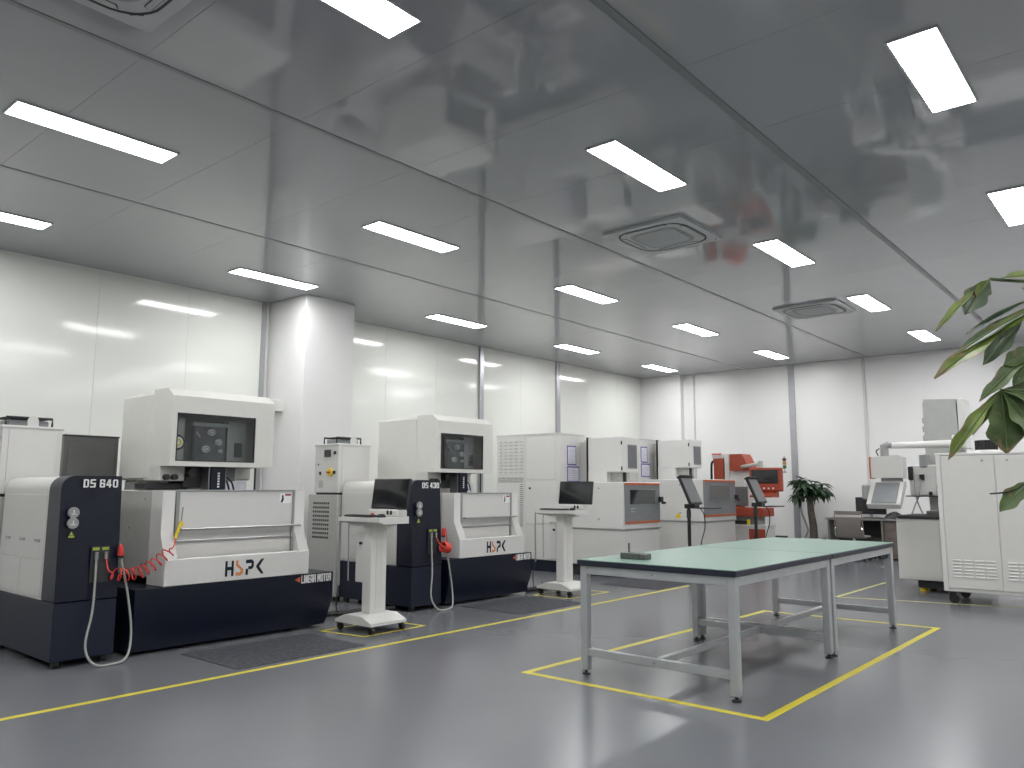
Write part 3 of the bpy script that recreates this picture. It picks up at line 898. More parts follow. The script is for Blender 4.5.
def keyboard(label, loc, rz=0):
    r = thing('computer_keyboard', label, 'keyboard', loc, rz)
    B('case', M_black, r, -.065, .065, -.20, .20, 0, .014, .004)
    k = MB()
    for i in range(4):
        for j in range(14):
            k.box(-.055 + i * .028, -.032 + i * .028, -.192 + j * .0275, -.17 + j * .0275, .014, .02)
    tag(k.build('keycaps', M_dark, r, smooth=False), kind='stuff')
    return r
def mouse(label, loc):
    mb = MB()
    n_ = 10
    rings = []
    for i, (s, z) in enumerate(((1, 0), (1, .010), (.9, .022), (.6, .031), (.2, .034))):
        for k in range(n_):
            t = 2 * math.pi * k / n_
            mb.v.append((.055 * s * math.cos(t), .03 * s * math.sin(t), z))
    for i in range(4):
        for k in range(n_):
            mb.f.append((i * n_ + k, i * n_ + (k + 1) % n_, (i + 1) * n_ + (k + 1) % n_, (i + 1) * n_ + k))
    mb.f.append(tuple(range(n_ - 1, -1, -1))); mb.f.append(tuple(range(4 * n_, 5 * n_)))
    r = thing('computer_mouse', label, 'mouse', loc)
    mb.build('shell', M_black, r)
    MB().box(.02, .04, -.003, .003, .026, .034).build('wheel', M_grey, r)
    return r
px1, py1 = 5.12, 6.14
pedestal('white rolling console pedestal standing between the two blue machines', (px1, py1, 0), 'console pedestals')
monitor('black monitor tilted back on the console between the two blue machines', (px1 + .10, py1 - .10, 1.145), 'console monitors')
keyboard('flat black keyboard on the console tray between the two blue machines', (px1 - .07, py1 + .09, 1.077), 0)
mouse('black mouse on the console tray between the two blue machines', (px1 - .07, py1 - .20, 1.0772))
t = thing('emergency_button', 'small red button on the console tray between the two blue machines', 'button', (px1 + .03, py1 + .05, 1.0775))
MB().cyl((0, 0, 0), (0, 0, .02), .02).build('button_base', M_black, t)
MB().cyl((0, 0, .02), (0, 0, .035), .018, .014).build('button_cap', M_red, t)
px2, py2 = 8.43, 6.27
pedestal('white rolling console pedestal standing before the tall white louvred cabinet', (px2, py2, 0), 'console pedestals')
monitor('black monitor on the console before the tall white louvred cabinet', (px2 + .10, py2 - .11, 1.145), 'console monitors')
keyboard('flat black keyboard on the console tray before the tall white louvred cabinet', (px2 - .07, py2 + .09, 1.077), 0)
mouse('black mouse on the console tray before the tall white louvred cabinet', (px2 - .07, py2 - .20, 1.0772))

def cable(name, label, pts, r, material, cat='cable'):
    return tag(MB().tube(smooth_path(pts, 6), r, 8).build(name, material), label, cat)
cable('floor_cable', 'thick black cable on the floor from the DS 640 base to the console', [(5.05, 7.1, .03), (5.4, 7.02, .03), (5.75, 6.93, .03), (6.05, 6.85, .03)], .028, M_black)
cable('floor_cable', 'thick black cable on the floor from the DS 430 base towards the white machines', [(8.25, 6.75, .03), (8.7, 6.72, .03), (9.15, 6.85, .03), (9.55, 7.2, .03), (10.1, 7.45, .03)], .032, M_black)
cable('looped_cable', 'thin dark cable looping to the floor beside the console between the blue machines', [(5.03, 6.545, .40), (5.06, 6.6, .15), (5.2, 6.62, .012), (5.38, 6.66, .012), (5.45, 6.72, .10)], .006, M_black)
cable('looped_cable', 'thin dark cable looping to the floor beside the console before the white cabinet', [(8.30, 6.645, .40), (8.33, 6.7, .15), (8.42, 6.72, .012), (8.55, 6.72, .012), (8.58, 6.75, .12)], .006, M_black)

# ------------------------------------------------------------------ white sinking machines with grey doors
def sinker(label, loc, w, top, lip, cabx, cabw, cabd, cabtop, hx, hw, hz, hy, win, zw, group, slim):
    """loc: front left floor corner; w body width"""
    r = thing('sinking_machine', label, 'machine', loc, group=group)
    B('plinth', M_dark, r, .08, w - .25, .18, 1.15, 0, .17, .004)
    B('lower_body', M_white2 if slim else M_grey if False else M_white2, r, .01, w - .01, .02, 1.22, .17, lip - .012, .01)
    B('drip_edge', M_grey, r, -.004, w + .004, -.006, 1.22, lip - .012, lip, .002)
    up_ = B('upper_body', M_white, r, 0, w, 0, 1.24, lip, top, .01)
    d = B('door', M_doorgrey, r, .03, w - .05, -.02, -.001, lip + .085, top - .012, .004)
    B('door_stripe_top', M_orange, d, .03, w - .05, -.024, -.018, top - .045, top - .012, 0)
    B('door_stripe_bottom', M_orange, d, .03, w - .05, -.024, -.018, lip + .085, lip + .118, 0)
    a0, a1, b0, b1 = win
    fr_ = B('door_window', M_screen if slim else M_doorgrey, d, a0, a1, -.026, -.019, b0, b1, .002)
    if not slim:
        B('window_glass', mat('pale_reflecting_glass', (0.16, 0.18, 0.175), .15), d, a0 + .02, a1 - .02, -.03, -.025, b0 + .02, b1 - .02, 0)
    if slim:
        tl = MB()
        for k in range(2):
            tl.box(.18, .31 - k * .03, -.022, -.0195, b0 - .08 - k * .045, b0 - .065 - k * .045)
        tl.build('door_lettering', M_steel, d)
    hh = MB().box(w - .10, w - .01, -.07, -.02, b0 + .02, b0 + .11, .008)
    hh.box(w - .08, w + .03, -.09, -.06, b0 - .01, b0 + .03, .006)
    hh.build('door_handle', M_black, r)
    for (yy, zz) in ((.45, top - .1), (.45, lip + .15)):
        MB().cyl((-.006, yy, zz), (0, yy, zz), .016, n=10).build('flank_bolt', M_grey, r)
    # tall service cabinet at the rear left, standing on the same frame
    cy = 1.22
    hyb = hy + .67
    cb = B('service_cabinet', M_white, r, cabx, cabx + cabw, cy, cy + cabd, .19, cabtop, .006)
    B('cabinet_plinth', M_navy2, r, cabx + .04, cabx + cabw - .02, cy + .05, cy + cabd - .02, 0, .19, .004)
    B('cabinet_top_rim', M_white2, cb, cabx - .008, cabx + cabw + .006, cy - .008, cy + cabd, cabtop - .02, cabtop + .006, .003)
    # panels on the flank
    fx0, fx1 = cabx - .008, cabx + .001
    mid = cy + cabd * .52
    B('flank_door', M_white, cb, fx0, fx1, cy + .07, mid, 1.50, cabtop - .07, .003)
    B('flank_door', M_white, cb, fx0, fx1, cy + .03, mid, .78, 1.48, .003)
    B('flank_door', M_white2, cb, fx0, fx1, cy + .03, mid, .20, .765, .003)
    B('louvre_panel', M_white, cb, fx0, fx1, mid + .012, cy + cabd - .01, .20, cabtop - .03, .003)
    MB().cyl((fx0 - .012, mid - .10, 1.36), (fx0, mid - .10, 1.36), .018, n=10).build('door_lock', M_black, cb)
    lv = MB()
    yy0 = mid + .05
    for i in range(10):
        z = 1.62 + i * .058
        for j in range(5):
            y = yy0 + j * (cabd * .48 - .08) / 5
            lv.prism([(fx0, z), (fx0 - .012, z + .006), (fx0, z + .02)], 'y', y, y + (cabd * .48 - .08) / 5 * .62)
    tag(lv.build('louvre_slots', M_steel, cb), kind='stuff')
    vh = MB()
    for j in range(3):
        for i in range(21):
            vh.box(fx0 - .002, fx0 + .001, yy0 + i * .027, yy0 + i * .027 + .015, 1.46 + j * .032, 1.476 + j * .032)
    for j in range(22):
        for i in range(3):
            vh.box(fx0 - .002, fx0 + .001, yy0 + i * .027, yy0 + i * .027 + .015, .72 + j * .033, .736 + j * .033)
    tag(vh.build('vent_holes', M_dark, cb, smooth=False), kind='stuff')
    # ram head
    B('head_gap_shade', M_black, r, hx - .012, hx + hw - .02, hyb + .004, hyb + .022, top, hz[1] + .01, 0)  # black sheet standing in for the shaded gap between head and cabinet
    B('head_neck', M_white2, r, hx + .2, hx + hw - .02, hyb + .022, cy - .002, top, hz[1] - .05, .004)
    hd = MB().box(hx, hx + hw, hy, hyb, hz[0], hz[1], .012)
    B('head_rear', M_white, r, hx + .001, hx + .12, hy + .30, hyb, top, hz[0] + .02, .004)
    ho = hd.build('head_cover', M_white, r)
    B('head_window', M_doorgrey, ho, hx + .16, hx + hw - .06, hy - .006, hy, hz[0] + .06, hz[1] - .12, .002)
    B('window_pane', M_screeng, ho, hx + .18, hx + hw - .08, hy - .009, hy - .005, hz[0] + .08, hz[1] - .14, 0)
    for zz in (hz[0] + .06, hz[1] - .10):
        MB().cyl((hx - .002, hy + .012, zz - .03), (hx - .002, hy + .012, zz + .03), .012, n=8).build('head_hinge', M_dark, ho)
    B('ram', M_steel, r, hx + .12, hx + hw - .10, hy + .12, hy + .4, top - .02, hz[0] + .01, .004)
    B('ram_clamp', M_dark, r, hx + .20, hx + .26, hy + .09, hy + .12, top, hz[0], .002)
    MB().prism([(.42, lip + .06), (.56, lip + .06), (.49, lip + .16)], 'x', -.004, 0).build('warning_triangle', M_yp if not slim else M_white, r)
    return r
sinker('white sinking machine with small dark window in its grey door, nearer the consoles', (10.42, 6.60, 0), 1.13, 1.46, .735,
       0, .71, 1.38, 2.27, .39, .50, (1.62, 2.19), .25, (.17, .93, 1.12, 1.34), 0, None, True)
sinker('white sinking machine with pale square window in its grey door, beside the orange machine', (13.05, 6.60, 0), 1.37, 1.53, .775,
       -.15, .80, 1.38, 2.30, .22, .50, (1.745, 2.27), .35, (.24, 1.07, 1.14, 1.44), 0, None, False)

def sleeve(label, x0, x1, y, z0, z1):
    r = thing('document_sleeve', label, 'document', (x0, y, z0))
    w, h = x1 - x0, z1 - z0
    B('violet_border', M_purple, r, 0, w, -.004, 0, 0, h, 0)
    p_ = B('paper', M_paper, r, .02, w - .02, -.006, -.003, .02, h - .02, 0)
    ln = MB()
    k = int((h - .08) / .03)
    for i in range(k):
        ln.box(.045, w - .05 - (i % 3) * .03, -.0075, -.0055, .045 + i * .03, .051 + i * .03)
    tag(ln.build('printed_lines', mat('faint_print', (0.45, 0.45, 0.55), .6), p_), kind='stuff')
    return r
sleeve('tall violet-edged document sleeve on the nearer tall cabinet', 10.635, 10.89, 7.8195, 1.745, 2.07)
sleeve('squarish violet-edged document sleeve below the tall one on the nearer tall cabinet', 10.635, 10.975, 7.8195, 1.465, 1.725)
sleeve('tall violet-edged document sleeve on the tall cabinet beyond the first white head', 12.985, 13.225, 7.8195, 1.85, 2.15)
sleeve('squarish violet-edged document sleeve below the tall one beyond the first white head', 12.985, 13.325, 7.8195, 1.58, 1.83)

# ------------------------------------------------------------------ pole mounted touch consoles
def pole_console(label, loc):
    r = thing('pole_console', label, 'control console', loc)
    MB().cyl((0, 0, .03), (0, 0, 1.08), .028, n=12).build('pole', M_black, r)
    MB().cyl((0, 0, .9), (0, 0, 1.02), .036, n=12).build('pole_collar', M_dark, r)
    f_ = MB()
    for a in range(4):
        c, s_ = math.cos(a * math.pi / 2 + .6), math.sin(a * math.pi / 2 + .6)
        f_.tube([(0, 0, .05), (c * .28, s_ * .28, .03)], .022, 6)
        f_.cyl((c * .28, s_ * .28, 0), (c * .28, s_ * .28, .05), .02, n=8)
    f_.build('star_foot', M_black, r)
    def tilt(mb, ang=-24):
        c, s_ = math.cos(math.radians(ang)), math.sin(math.radians(ang))
        mb.v = [(x + .03, y * c - z * s_ * -1 * -1 if False else y * c - z * s_ - .10, y * s_ + z * c + 1.11) for x, y, z in mb.v]
        return mb
    # tilt about x: top leans back (+y)
    def lean(mb):
        a = math.radians(24)
        mb.v = [(x + .06, y * math.cos(a) + z * math.sin(a) - .12, -y * math.sin(a) + z * math.cos(a) + 1.12) for x, y, z in mb.v]
        return mb
    lean(MB().box(-.19, .19, -.0, .05, 0, .47, .008)).build('panel_casing', M_black, r)
    lean(MB().box(-.17, .17, -.004, .001, .03, .44)).build('panel_screen', M_screeng, r)
    lean(MB().box(-.20, .20, -.03, .06, .46, .49, .006)).build('panel_hood', M_black, r)
    MB().box(-.06, .10, -.14, .05, 1.05, 1.12, .01).build('swivel_joint', M_black, r)
    MB().box(.02, .42, -.36, -.10, 1.045, 1.065, .006).build('keyboard_shelf', M_dark, r)
    MB().tube(smooth_path([(.12, -.14, 1.05), (.20, -.16, .95), (.30, -.12, .75), (.36, -.02, .5), (.3, .02, .1)]), .008, 6).build('trailing_cable', M_black, r)
    return r
pole_console('black pole console with tilted grey screen before the second white machine', (11.42, 6.02, 0))
pole_console('black pole console with tilted grey screen before the orange machine', (13.46, 5.80, 0))

# ------------------------------------------------------------------ orange drilling machine
t = thing('drilling_machine', 'orange and white drilling machine with hanging orange screen by the end wall', 'machine', (15.0, 6.25, 0))
B('base_cabinet', M_white2, t, .0, .45, .02, .80, .05, .62, .01)
bd = B('base_door', M_orange2, t, -.012, .0, .03, .36, .10, .58, .004)
B('door_slot', M_black, bd, -.018, -.01, .20, .26, .30, .46, .002)
B('base_shelf', M_white, t, -.02, .47, .0, .82, .62, .66, .006)
B('drip_tray', M_black, t, .02, .4, .36, .8, .66, .73, .008)
B('yellow_tool', M_yp, t, .0, .04, .34, .40, .66, .76, .003)
B('work_table', M_orange2, t, -.06, .5, .04, 1.0, .82, .99, .012)
B('table_pedestal', M_grey, t, .1, .42, .2, .78, .66, .82, .006)
MB().prism([(.6, .99), (1.15, .99), (1.15, 1.12), (1.05, 1.42), (.92, 1.42), (.92, 1.12)], 'x', .05, .55).build('yoke', M_orange2, t)
B('column', M_white, t, .30, .75, .55, .98, .99, 2.03, .01)
B('column_stripe', M_white2, t, .27, .31, .86, .93, .99, 2.08, .004)
B('rear_slide', M_orange2, t, .30, .7, 1.0, 1.22, 1.05, 1.98, .01)
B('slide_cap', M_white2, t, .28, .72, 1.03, 1.24, 1.98, 2.10, .01)
B('cap_stripe', M_red, t, .272, .282, 1.03, 1.24, 2.06, 2.085, 0)
MB().prism([(.45, 1.72), (.40, 1.78), (.55, 2.06), (.80, 2.06), (.80, 1.72)], 'x', .18, .62).build('head_block', M_orange2, t)
MB().cyl((.35, .62, 1.3), (.35, .62, 1.72), .05).build('spindle', M_steel, t)
MB().cyl((.35, .62, 1.1), (.35, .62, 1.3), .02).build('electrode_guide', M_bar, t)
B('light_shield', M_screeng, t, .12, .16, .42, .82, 1.02, 1.40, .004)
MB().tube(smooth_path([(.5, 1.3, 1.95), (.5, 1.36, 1.85), (.5, 1.36, 1.4), (.5, 1.3, 1.1)]), .025, 8).build('cable_chain', M_black, t)
arm = MB().tube([(.20, .55, 1.80), (-.05, .25, 1.82), (-.30, -.05, 1.84)], .035, 8)
arm.cyl((-.30, -.05, 1.76), (-.30, -.05, 1.89), .05, n=12)
arm.build('screen_arm', M_steel, t)
sc = MB().box(-.34, -.22, -.46, .17, 1.31, 1.76, .02).build('screen_housing', M_orange2, t)
B('screen', M_screen, sc, -.348, -.335, -.40, .12, 1.46, 1.72, .002)
kb = MB()
for k in range(5):
    kb.cyl((-.352, -.30 + k * .09, 1.37), (-.338, -.30 + k * .09, 1.37), .016, n=8)
kb.build('screen_buttons', M_letter, sc)
MB().prism([(-.60, 1.20), (-.60, 1.23), (-.30, 1.31), (-.22, 1.31), (-.22, 1.20)], 'y', -.36, .06).build('keyboard_tray', M_orange2, t)
sl = MB().cyl((-.25, -.50, 1.66), (-.25, -.50, 1.98), .010, n=8).build('stack_light_post', M_bar, t)
B('post_bracket', M_bar, sl, -.27, -.23, -.53, -.45, 1.66, 1.69, .002)
for k, mm in enumerate((mat('lamp_green', (.02, .10, .05), .3), mat('lamp_amber', (.4, .22, .02), .3), mat('lamp_red', (.12, .02, .02), .3))):
    MB().cyl((-.25, -.50, 1.74 + k * .07), (-.25, -.50, 1.80 + k * .07), .034, n=12).build('signal_lamp', mm, sl)
for fx in (.08, .38):
    for fy in (.1, .7):
        MB().cyl((fx, fy, 0), (fx, fy, .05), .035).build('foot', M_black, t)
ft = MB().box(-.1, .3, -.08, .02, .30, .36, .01)
ft.box(.22, .32, -.02, .20, .12, .45, .01); ft.box(.1, .5, -.15, .1, .0, .12, .02)
tag(ft.build('foot_pedal_pump', M_black), 'small black pump beside the orange machine base', 'pump').location = (15.12, 6.03, 0)

# ------------------------------------------------------------------ the green work tables
def table(label, loc, L, Wd):
    r = thing('work_table', label, 'table', loc, group='green work tables')
    B('table_top', M_edge, r, -.02, L + .02, -.015, Wd + .015, .79, .828, .004)
    B('top_mat', M_green, r, -.018, L + .018, -.013, Wd + .013, .828, .8315, .001)
    s = .06
    for x in (0, L - s):
        for y in (0, Wd - s):
            lg = MB().box(x, x + s, y, y + s, .035, .79, .005)
            lo = lg.build('leg', M_profile, r)
            ft_ = MB().cyl((x + s / 2, y + s / 2, 0), (x + s / 2, y + s / 2, .014), .032, .028, n=16)
            ft_.cyl((x + s / 2, y + s / 2, .014), (x + s / 2, y + s / 2, .036), .012, n=10)
            ft_.build('levelling_foot', M_black, lo)
    for y in (.004, Wd - s + .004):
        B('long_rail', M_profile, r, s, L - s, y, y + .052, .725, .788, .004)
    for x in (.004, L - s + .004):
        B('end_rail', M_profile, r, x, x + .052, s, Wd - s, .725, .788, .004)
        B('end_stretcher', M_profile, r, x + .004, x + .05, s, Wd - s, .135, .19, .004)
        sb = MB().cyl((x - .004 if x < .1 else x + .052, Wd / 2, .162), (x if x < .1 else x + .056, Wd / 2, .162), .010, n=8)
        sb.build('stretcher_bolt', M_bar, r)
    B('centre_stretcher', M_profile, r, .058, L - .056, Wd / 2 - .025, Wd / 2 + .025, .14, .186, .004)
    MB().cyl((-.003, Wd * .5, .757), (.004, Wd * .5, .757), .008, n=8).build('rail_bolt', M_bar, r)
    return r
table('green-topped work table holding the small metal block', (4.94, 2.285, 0), 1.80, 1.235)
table('green-topped work table with a power strip under its end rail', (6.79, 2.285, 0), 1.79, 1.235)
t = thing('metal_block', 'small dull metal block with an upright pin on the green table', 'metal block', (5.25, 3.21, .8315))
B('block', M_alugrey, t, -.05, .05, -.045, .12, 0, .045, .004)
B('side_block', M_alugrey, t, -.05, .05, -.095, -.049, 0, .042, .004)
MB().cyl((0, .07, .045), (0, .07, .115), .007, n=8).build('pin', M_alugrey, t)
t = thing('power_strip', 'black power strip hung under the end rail of the far green table', 'power strip', (8.30, 2.345, .665))
B('strip', M_black, t, -.02, .22, -.03, .02, .015, .06, .004)
for k in range(4):
    B('socket', M_dark, t, .01 + k * .05, .045 + k * .05, -.034, -.03, .022, .052, 0)
MB().tube(smooth_path([(-.02, 0, .03), (-.06, 0, .0), (.02, -.01, -.06), (.14, -.01, -.06), (.20, 0, .02)]), .006, 6).build('strip_cable', M_grey, t)

# ------------------------------------------------------------------ plants
def leaf_mesh(name, L, w, fold=.25, droop=.25, nseg=7, material=None, tip=None, curl=0.0, seed=0):
    """leaf along +x from the origin, drooping to -z; broadest past the middle, pointed, wavy margin"""
    rg = random.Random(seed)
    mb = MB(); dry = []
    ph = rg.random() * 6
    for i in range(nseg + 1):
        t = i / nseg
        x = L * t
        z = -droop * L * t * t
        hw = w / 2 * max(.03, (math.sin(math.pi * min(1, t) ** 1.25) ** .8) * (1 if t < .8 else 1 - (t - .8) * 1.2))
        l_ = hw * (1 + curl * 4 * math.sin(t * 17 + ph)); r_ = hw * (1 + curl * 4 * math.sin(t * 14 + ph * 2))
        cz = math.sin(t * 9 + ph) * curl * w
        mb.v += [(x, -l_, z + hw * fold * 2 + cz), (x, -l_ * .5, z + hw * fold * .9 + cz * .6), (x, 0, z), (x, r_ * .5, z + hw * fold * .9 - cz * .6), (x, r_, z + hw * fold * 2 - cz)]
        tipd = max(0, (t - .72) / .28)
        dry += [max(tipd, .45 * t), tipd * .7, tipd * .6, tipd * .7, max(tipd, .45 * t)]
    for i in range(nseg):
        for k in range(4):
            a = i * 5 + k
            mb.f.append((a, a + 1, a + 6, a + 5))
    me = bpy.data.meshes.new(name)
    me.from_pydata(mb.v, [], mb.f)
    at = me.attributes.new('dry', 'FLOAT', 'POINT')
    at.data.foreach_set('value', dry)
    me.shade_smooth()
    me.materials.append(material)
    return me
def orient(o, base, d, nrm):
    x = Vector(d).normalized()
    z = Vector(nrm) - x * Vector(nrm).dot(x)
    z = z.normalized()
    y = z.cross(x)
    mm = Matrix((x, y, z)).transposed().to_4x4()
    mm.translation = base
    o.matrix_local = mm

# potted tree by the end wall
t = thing('potted_tree', 'potted tree with a crown of dark drooping leaves by the end wall', 'plant', (16.62, 5.93, 0))
MB().tube([(0, 0, .30), (.01, .0, .6), (-.01, .03, .9), (0, .05, 1.25)], .07, 10, [.085, .075, .068, .06]).build('trunk', M_trunk, t)
pot = MB()
prof = [(.15, 0), (.18, .15), (.205, .32), (.215, .36), (.195, .36), (.18, .31)]
nn = 24
for (r_, z_) in prof:
    for k in range(nn):
        a = 2 * math.pi * k / nn
        pot.v.append((r_ * math.cos(a), r_ * math.sin(a), z_))
for i in range(len(prof) - 1):
    for k in range(nn):
        pot.f.append((i * nn + k, i * nn + (k + 1) % nn, (i + 1) * nn + (k + 1) % nn, (i + 1) * nn + k))
pot.f.append(tuple(range(nn - 1, -1, -1)))
pot.f.append(tuple(range((len(prof) - 1) * nn, len(prof) * nn)))
po = pot.build('pot', M_pot, t)
MB().cyl((0, 0, .30), (0, 0, .33), .185, n=24).build('soil', M_soil, t)
lms = [leaf_mesh('leaf', .27, .10, .2, .35, material=M_leafd), leaf_mesh('leaf', .23, .09, .25, .6, material=M_leafd), leaf_mesh('leaf', .19, .075, .2, .25, material=M_leafd)]
rng = random.Random(3)
for k in range(30):
    az = 2 * math.pi * (k * 0.381966)
    el = rng.uniform(-.25, 1.2)
    ln = rng.uniform(.16, .36)
    d = Vector((math.cos(az) * math.cos(el) * .8, math.sin(az) * math.cos(el) * 1.15, math.sin(el) * .85)) * ln
    b0 = Vector((0, .05, 1.27 + rng.uniform(-.05, .05)))
    e = b0 + d
    mid_ = (b0 + e) / 2 + Vector((0, 0, .03))
    pt = MB().tube([b0, mid_, e], .006, 5).build('leaf_stalk', M_leafd, t)
    for j in range(6):
        a = 2 * math.pi * j / 6 + rng.random()
        dd = Vector((math.cos(a), math.sin(a), rng.uniform(-.75, .1))) + d.normalized() * .6
        o = link('leaf', lms[rng.randrange(3)], t)
        orient(o, e, dd, Vector((0, 0, 1)) + d * .3)
cable('wall_cable', 'thin dark cable hanging from the wall strip beside the potted tree', [(17.15, 6.36, 1.35), (17.15, 6.36, .9), (17.15, 6.28, .65), (17.15, 6.24, .45), (17.14, 6.40, .18), (17.12, 6.5, .03)], .02, M_grey)

# foreground plant at the right, leaves reaching into view
t = thing('leafy_plant', 'broad-leaved green plant reaching into view beside the white louvred cabinet', 'plant', (2.12, -.02, 0))
org = Vector((2.12, -.02, 0))
MB().tube([(0, 0, .36), (.01, 0, .8), (-.01, .01, 1.3), (0, 0, 1.75)], .03, 10, [.034, .028, .020, .008]).build('trunk', M_trunk, t)
p2 = link('pot', po.data, t)
MB().cyl((0, 0, .30), (0, 0, .33), .185, n=24).build('soil', M_soil, t)
RAYM = (rt, up, fw)
def stalk(a, b, r_=.0035, sag=.02):
    a = Vector(a) - org; b = Vector(b) - org
    MB().tube(smooth_path([a, (a + b) / 2 + Vector((0, 0, sag)), b], 5), r_, 6).build('leaf_stalk', M_leaf, t)
def fleaf(base, tip, w, material, nrm, fold=.15, droop=.12, tipm=M_brown, curl=.02, vein=True):
    base = Vector(base); tip = Vector(tip)
    d = tip - base
    L = d.length
    # aim the straight axis so that the drooped end meets the tip
    n_ = Vector(nrm) - d.normalized() * Vector(nrm).dot(d.normalized())
    n_.normalize()
    d2 = (d + n_ * droop * L)
    me = leaf_mesh('leaf', d2.length, w, fold, droop, 14, material, None, curl + .015, int(L * 1e5))
    o = link('leaf', me, t)
    orient(o, base - org, d2, n_)
    if vein:
        v = MB()
        pts = []
        for i in range(8):
            tt = i / 7 * .96
            pts.append((d2.length * tt, 0, -droop * d2.length * tt * tt + .0012))
        v.tube(pts, .0012, 5).build('leaf_vein', M_vein, o)
    return o
back = -fw                       # towards the viewer's side of the hall
def bl(a, b, c):                 # a normal mixed from: sideways, up, towards the aisle
    return rt * a + Vector((0, 0, 1)) * b - fw * c
A = (1.816, .268, 1.784)
stalk((2.12, -.02, 1.72), A)
fleaf(A, (1.786, .312, 1.712), .046, M_leaf2, bl(-.35, .5, .8), droop=.08)
fleaf((1.806, .283, 1.772), (1.756, .36, 1.679), .022, M_leaf3, bl(-.4, .7, .4), droop=.10)
fleaf(A, (1.800, .292, 1.742), .030, M_leaf3, bl(.2, .5, .8), droop=.06, tipm=None)
fleaf((1.830, .25, 1.785), (1.92, .16, 1.80), .040, M_leaf3, bl(0, .8, .5), droop=.05, tipm=None)
fleaf((1.905, .165, 1.745), (1.862, .22, 1.765), .032, M_leaf, bl(0, .8, .5), droop=.05, tipm=None)
Bp = (1.885, .195, 1.735)
stalk((2.12, -.02, 1.62), Bp)
fleaf((1.888, .190, 1.752), (1.796, .314, 1.673), .016, M_leafd, bl(-.6, .7, .25), fold=.4, droop=.04)
fleaf(Bp, (1.764, .370, 1.584), .040, M_leaf3, bl(-.45, .6, .6), droop=.08, curl=.05)
fleaf(Bp, (1.792, .332, 1.635), .030, M_leaf2, bl(-.45, .65, .5), droop=.05)
fleaf((1.868, .225, 1.700), (1.825, .293, 1.611), .034, M_leaf2, bl(-.2, .5, .8), droop=.08)
fleaf(Bp, (1.90, .20, 1.665), .044, M_leaf2, bl(.0, .4, .9), droop=.05)
fleaf(Bp, (1.885, .215, 1.668), .026, M_leaf3, bl(.0, .4, .9), droop=.05)
Cp = (1.893, .205, 1.650)
stalk((2.12, -.02, 1.55), Cp)
fleaf(Cp, (1.828, .304, 1.538), .030, M_leaf, bl(-.4, .5, .7), droop=.10, curl=.04)
fleaf(Cp, (1.868, .250, 1.569), .040, M_leaf, bl(0, .3, .95), droop=.04, tipm=None)
fleaf(Cp, (1.855, .262, 1.610), .034, M_leaf, bl(-.2, .4, .9), droop=.06, tipm=None)
fleaf(Cp, (1.905, .20, 1.57), .050, M_leaf, bl(.2, .3, .95), droop=.05, tipm=None)
Dp = (1.853, .270, 1.560)
stalk((2.12, -.02, 1.50), Dp)
fleaf(Dp, (1.875, .271, 1.433), .082, M_leaf, bl(-.05, .25, .97), fold=.08, droop=.05)
fleaf(Dp, (1.798, .363, 1.419), .030, M_leaf3, bl(-.6, .45, .6), fold=.3, droop=.06, curl=.04)
fleaf(Dp, (1.825, .320, 1.47), .026, M_leaf, bl(-.5, .5, .5), fold=.3, droop=.08, tipm=None)
fleaf(Dp, (1.915, .217, 1.470), .075, M_leaf, bl(.2, .3, .95), fold=.1, droop=.10)
fleaf(Dp, (1.925, .19, 1.545), .050, M_leaf, bl(.2, .5, .85), fold=.1, droop=.05)
Ep = (1.910, .240, 1.378)
stalk((2.12, -.02, 1.40), Ep)
fleaf(Ep, (1.877, .291, 1.316), .036, M_leaf, bl(-.3, .5, .8), fold=.2, droop=.12)
fleaf(Ep, (1.95, .20, 1.31), .050, M_leaf, bl(.2, .5, .8), fold=.2, droop=.12)
MB().tube(smooth_path([Vector(Ep) - org, Vector((1.889, .269, 1.357)) - org, Vector((1.861, .304, 1.351)) - org], 4), .0016, 6).build('bare_stalk', M_black, t)

# ------------------------------------------------------------------ desk, chair and things by the end wall
t = thing('office_desk', 'grey and taupe office desk standing against the end wall', 'desk', (16.50, 3.50, 0))
B('desk_top', M_deskgrey, t, -.02, .70, 0, 2.14, .745, .785, .004)
B('end_panel', M_deskgrey, t, .03, .68, 2.07, 2.11, 0, .745, .004)
B('end_panel', M_deskgrey, t, .03, .68, .02, .06, 0, .745, .004)
B('modesty_panel', M_dark, t, .55, .57, 1.08, 2.07, .15, .745, .002)
B('drawer_carcass', M_brownwood, t, .05, .60, .10, 1.05, 0.03, .735, .004)
B('divider_panel', M_deskgrey, t, .0, .66, 1.05, 1.08, 0, .745, .004)
for k, (a, b) in enumerate(((.10, .40), (.41, .57), (.58, .73))):
    dw = B('drawer_front', M_brownwood, t, .032, .05, .12, 1.03, a, b, .003)
    B('drawer_pull', M_black, dw, .018, .032, .50, .65, b - .05, b - .035, .002)
t = thing('desktop_monitor', 'wide black monitor standing on the office desk behind the chair', 'monitor', (16.92, 4.87, .785))
B('casing', M_black, t, 0, .04, -.29, .29, .07, .41, .006)
B('screen', M_screen, t, -.003, 0, -.275, .275, .09, .395, 0)
B('stand_neck', M_bar, t, .02, .05, -.03, .03, .01, .1, .003)
B('stand_foot', M_bar, t, -.08, .12, -.12, .12, 0, .012, .003)
t = keyboard('thin black keyboard on the office desk', (16.66, 4.75, .785))
bag = MB()
pts = []
for i in range(7):
    ph = math.pi / 2 * i / 6
    for k in range(14):
        th = 2 * math.pi * k / 14
        rr = math.cos(ph) if i < 6 else 0.02
        wob = 1 + .15 * math.sin(3 * th + i)
        bag.v.append((.12 * rr * wob * math.cos(th), .19 * rr * wob * math.sin(th), .12 * math.sin(ph) * (1 + .2 * math.sin(2 * th))))
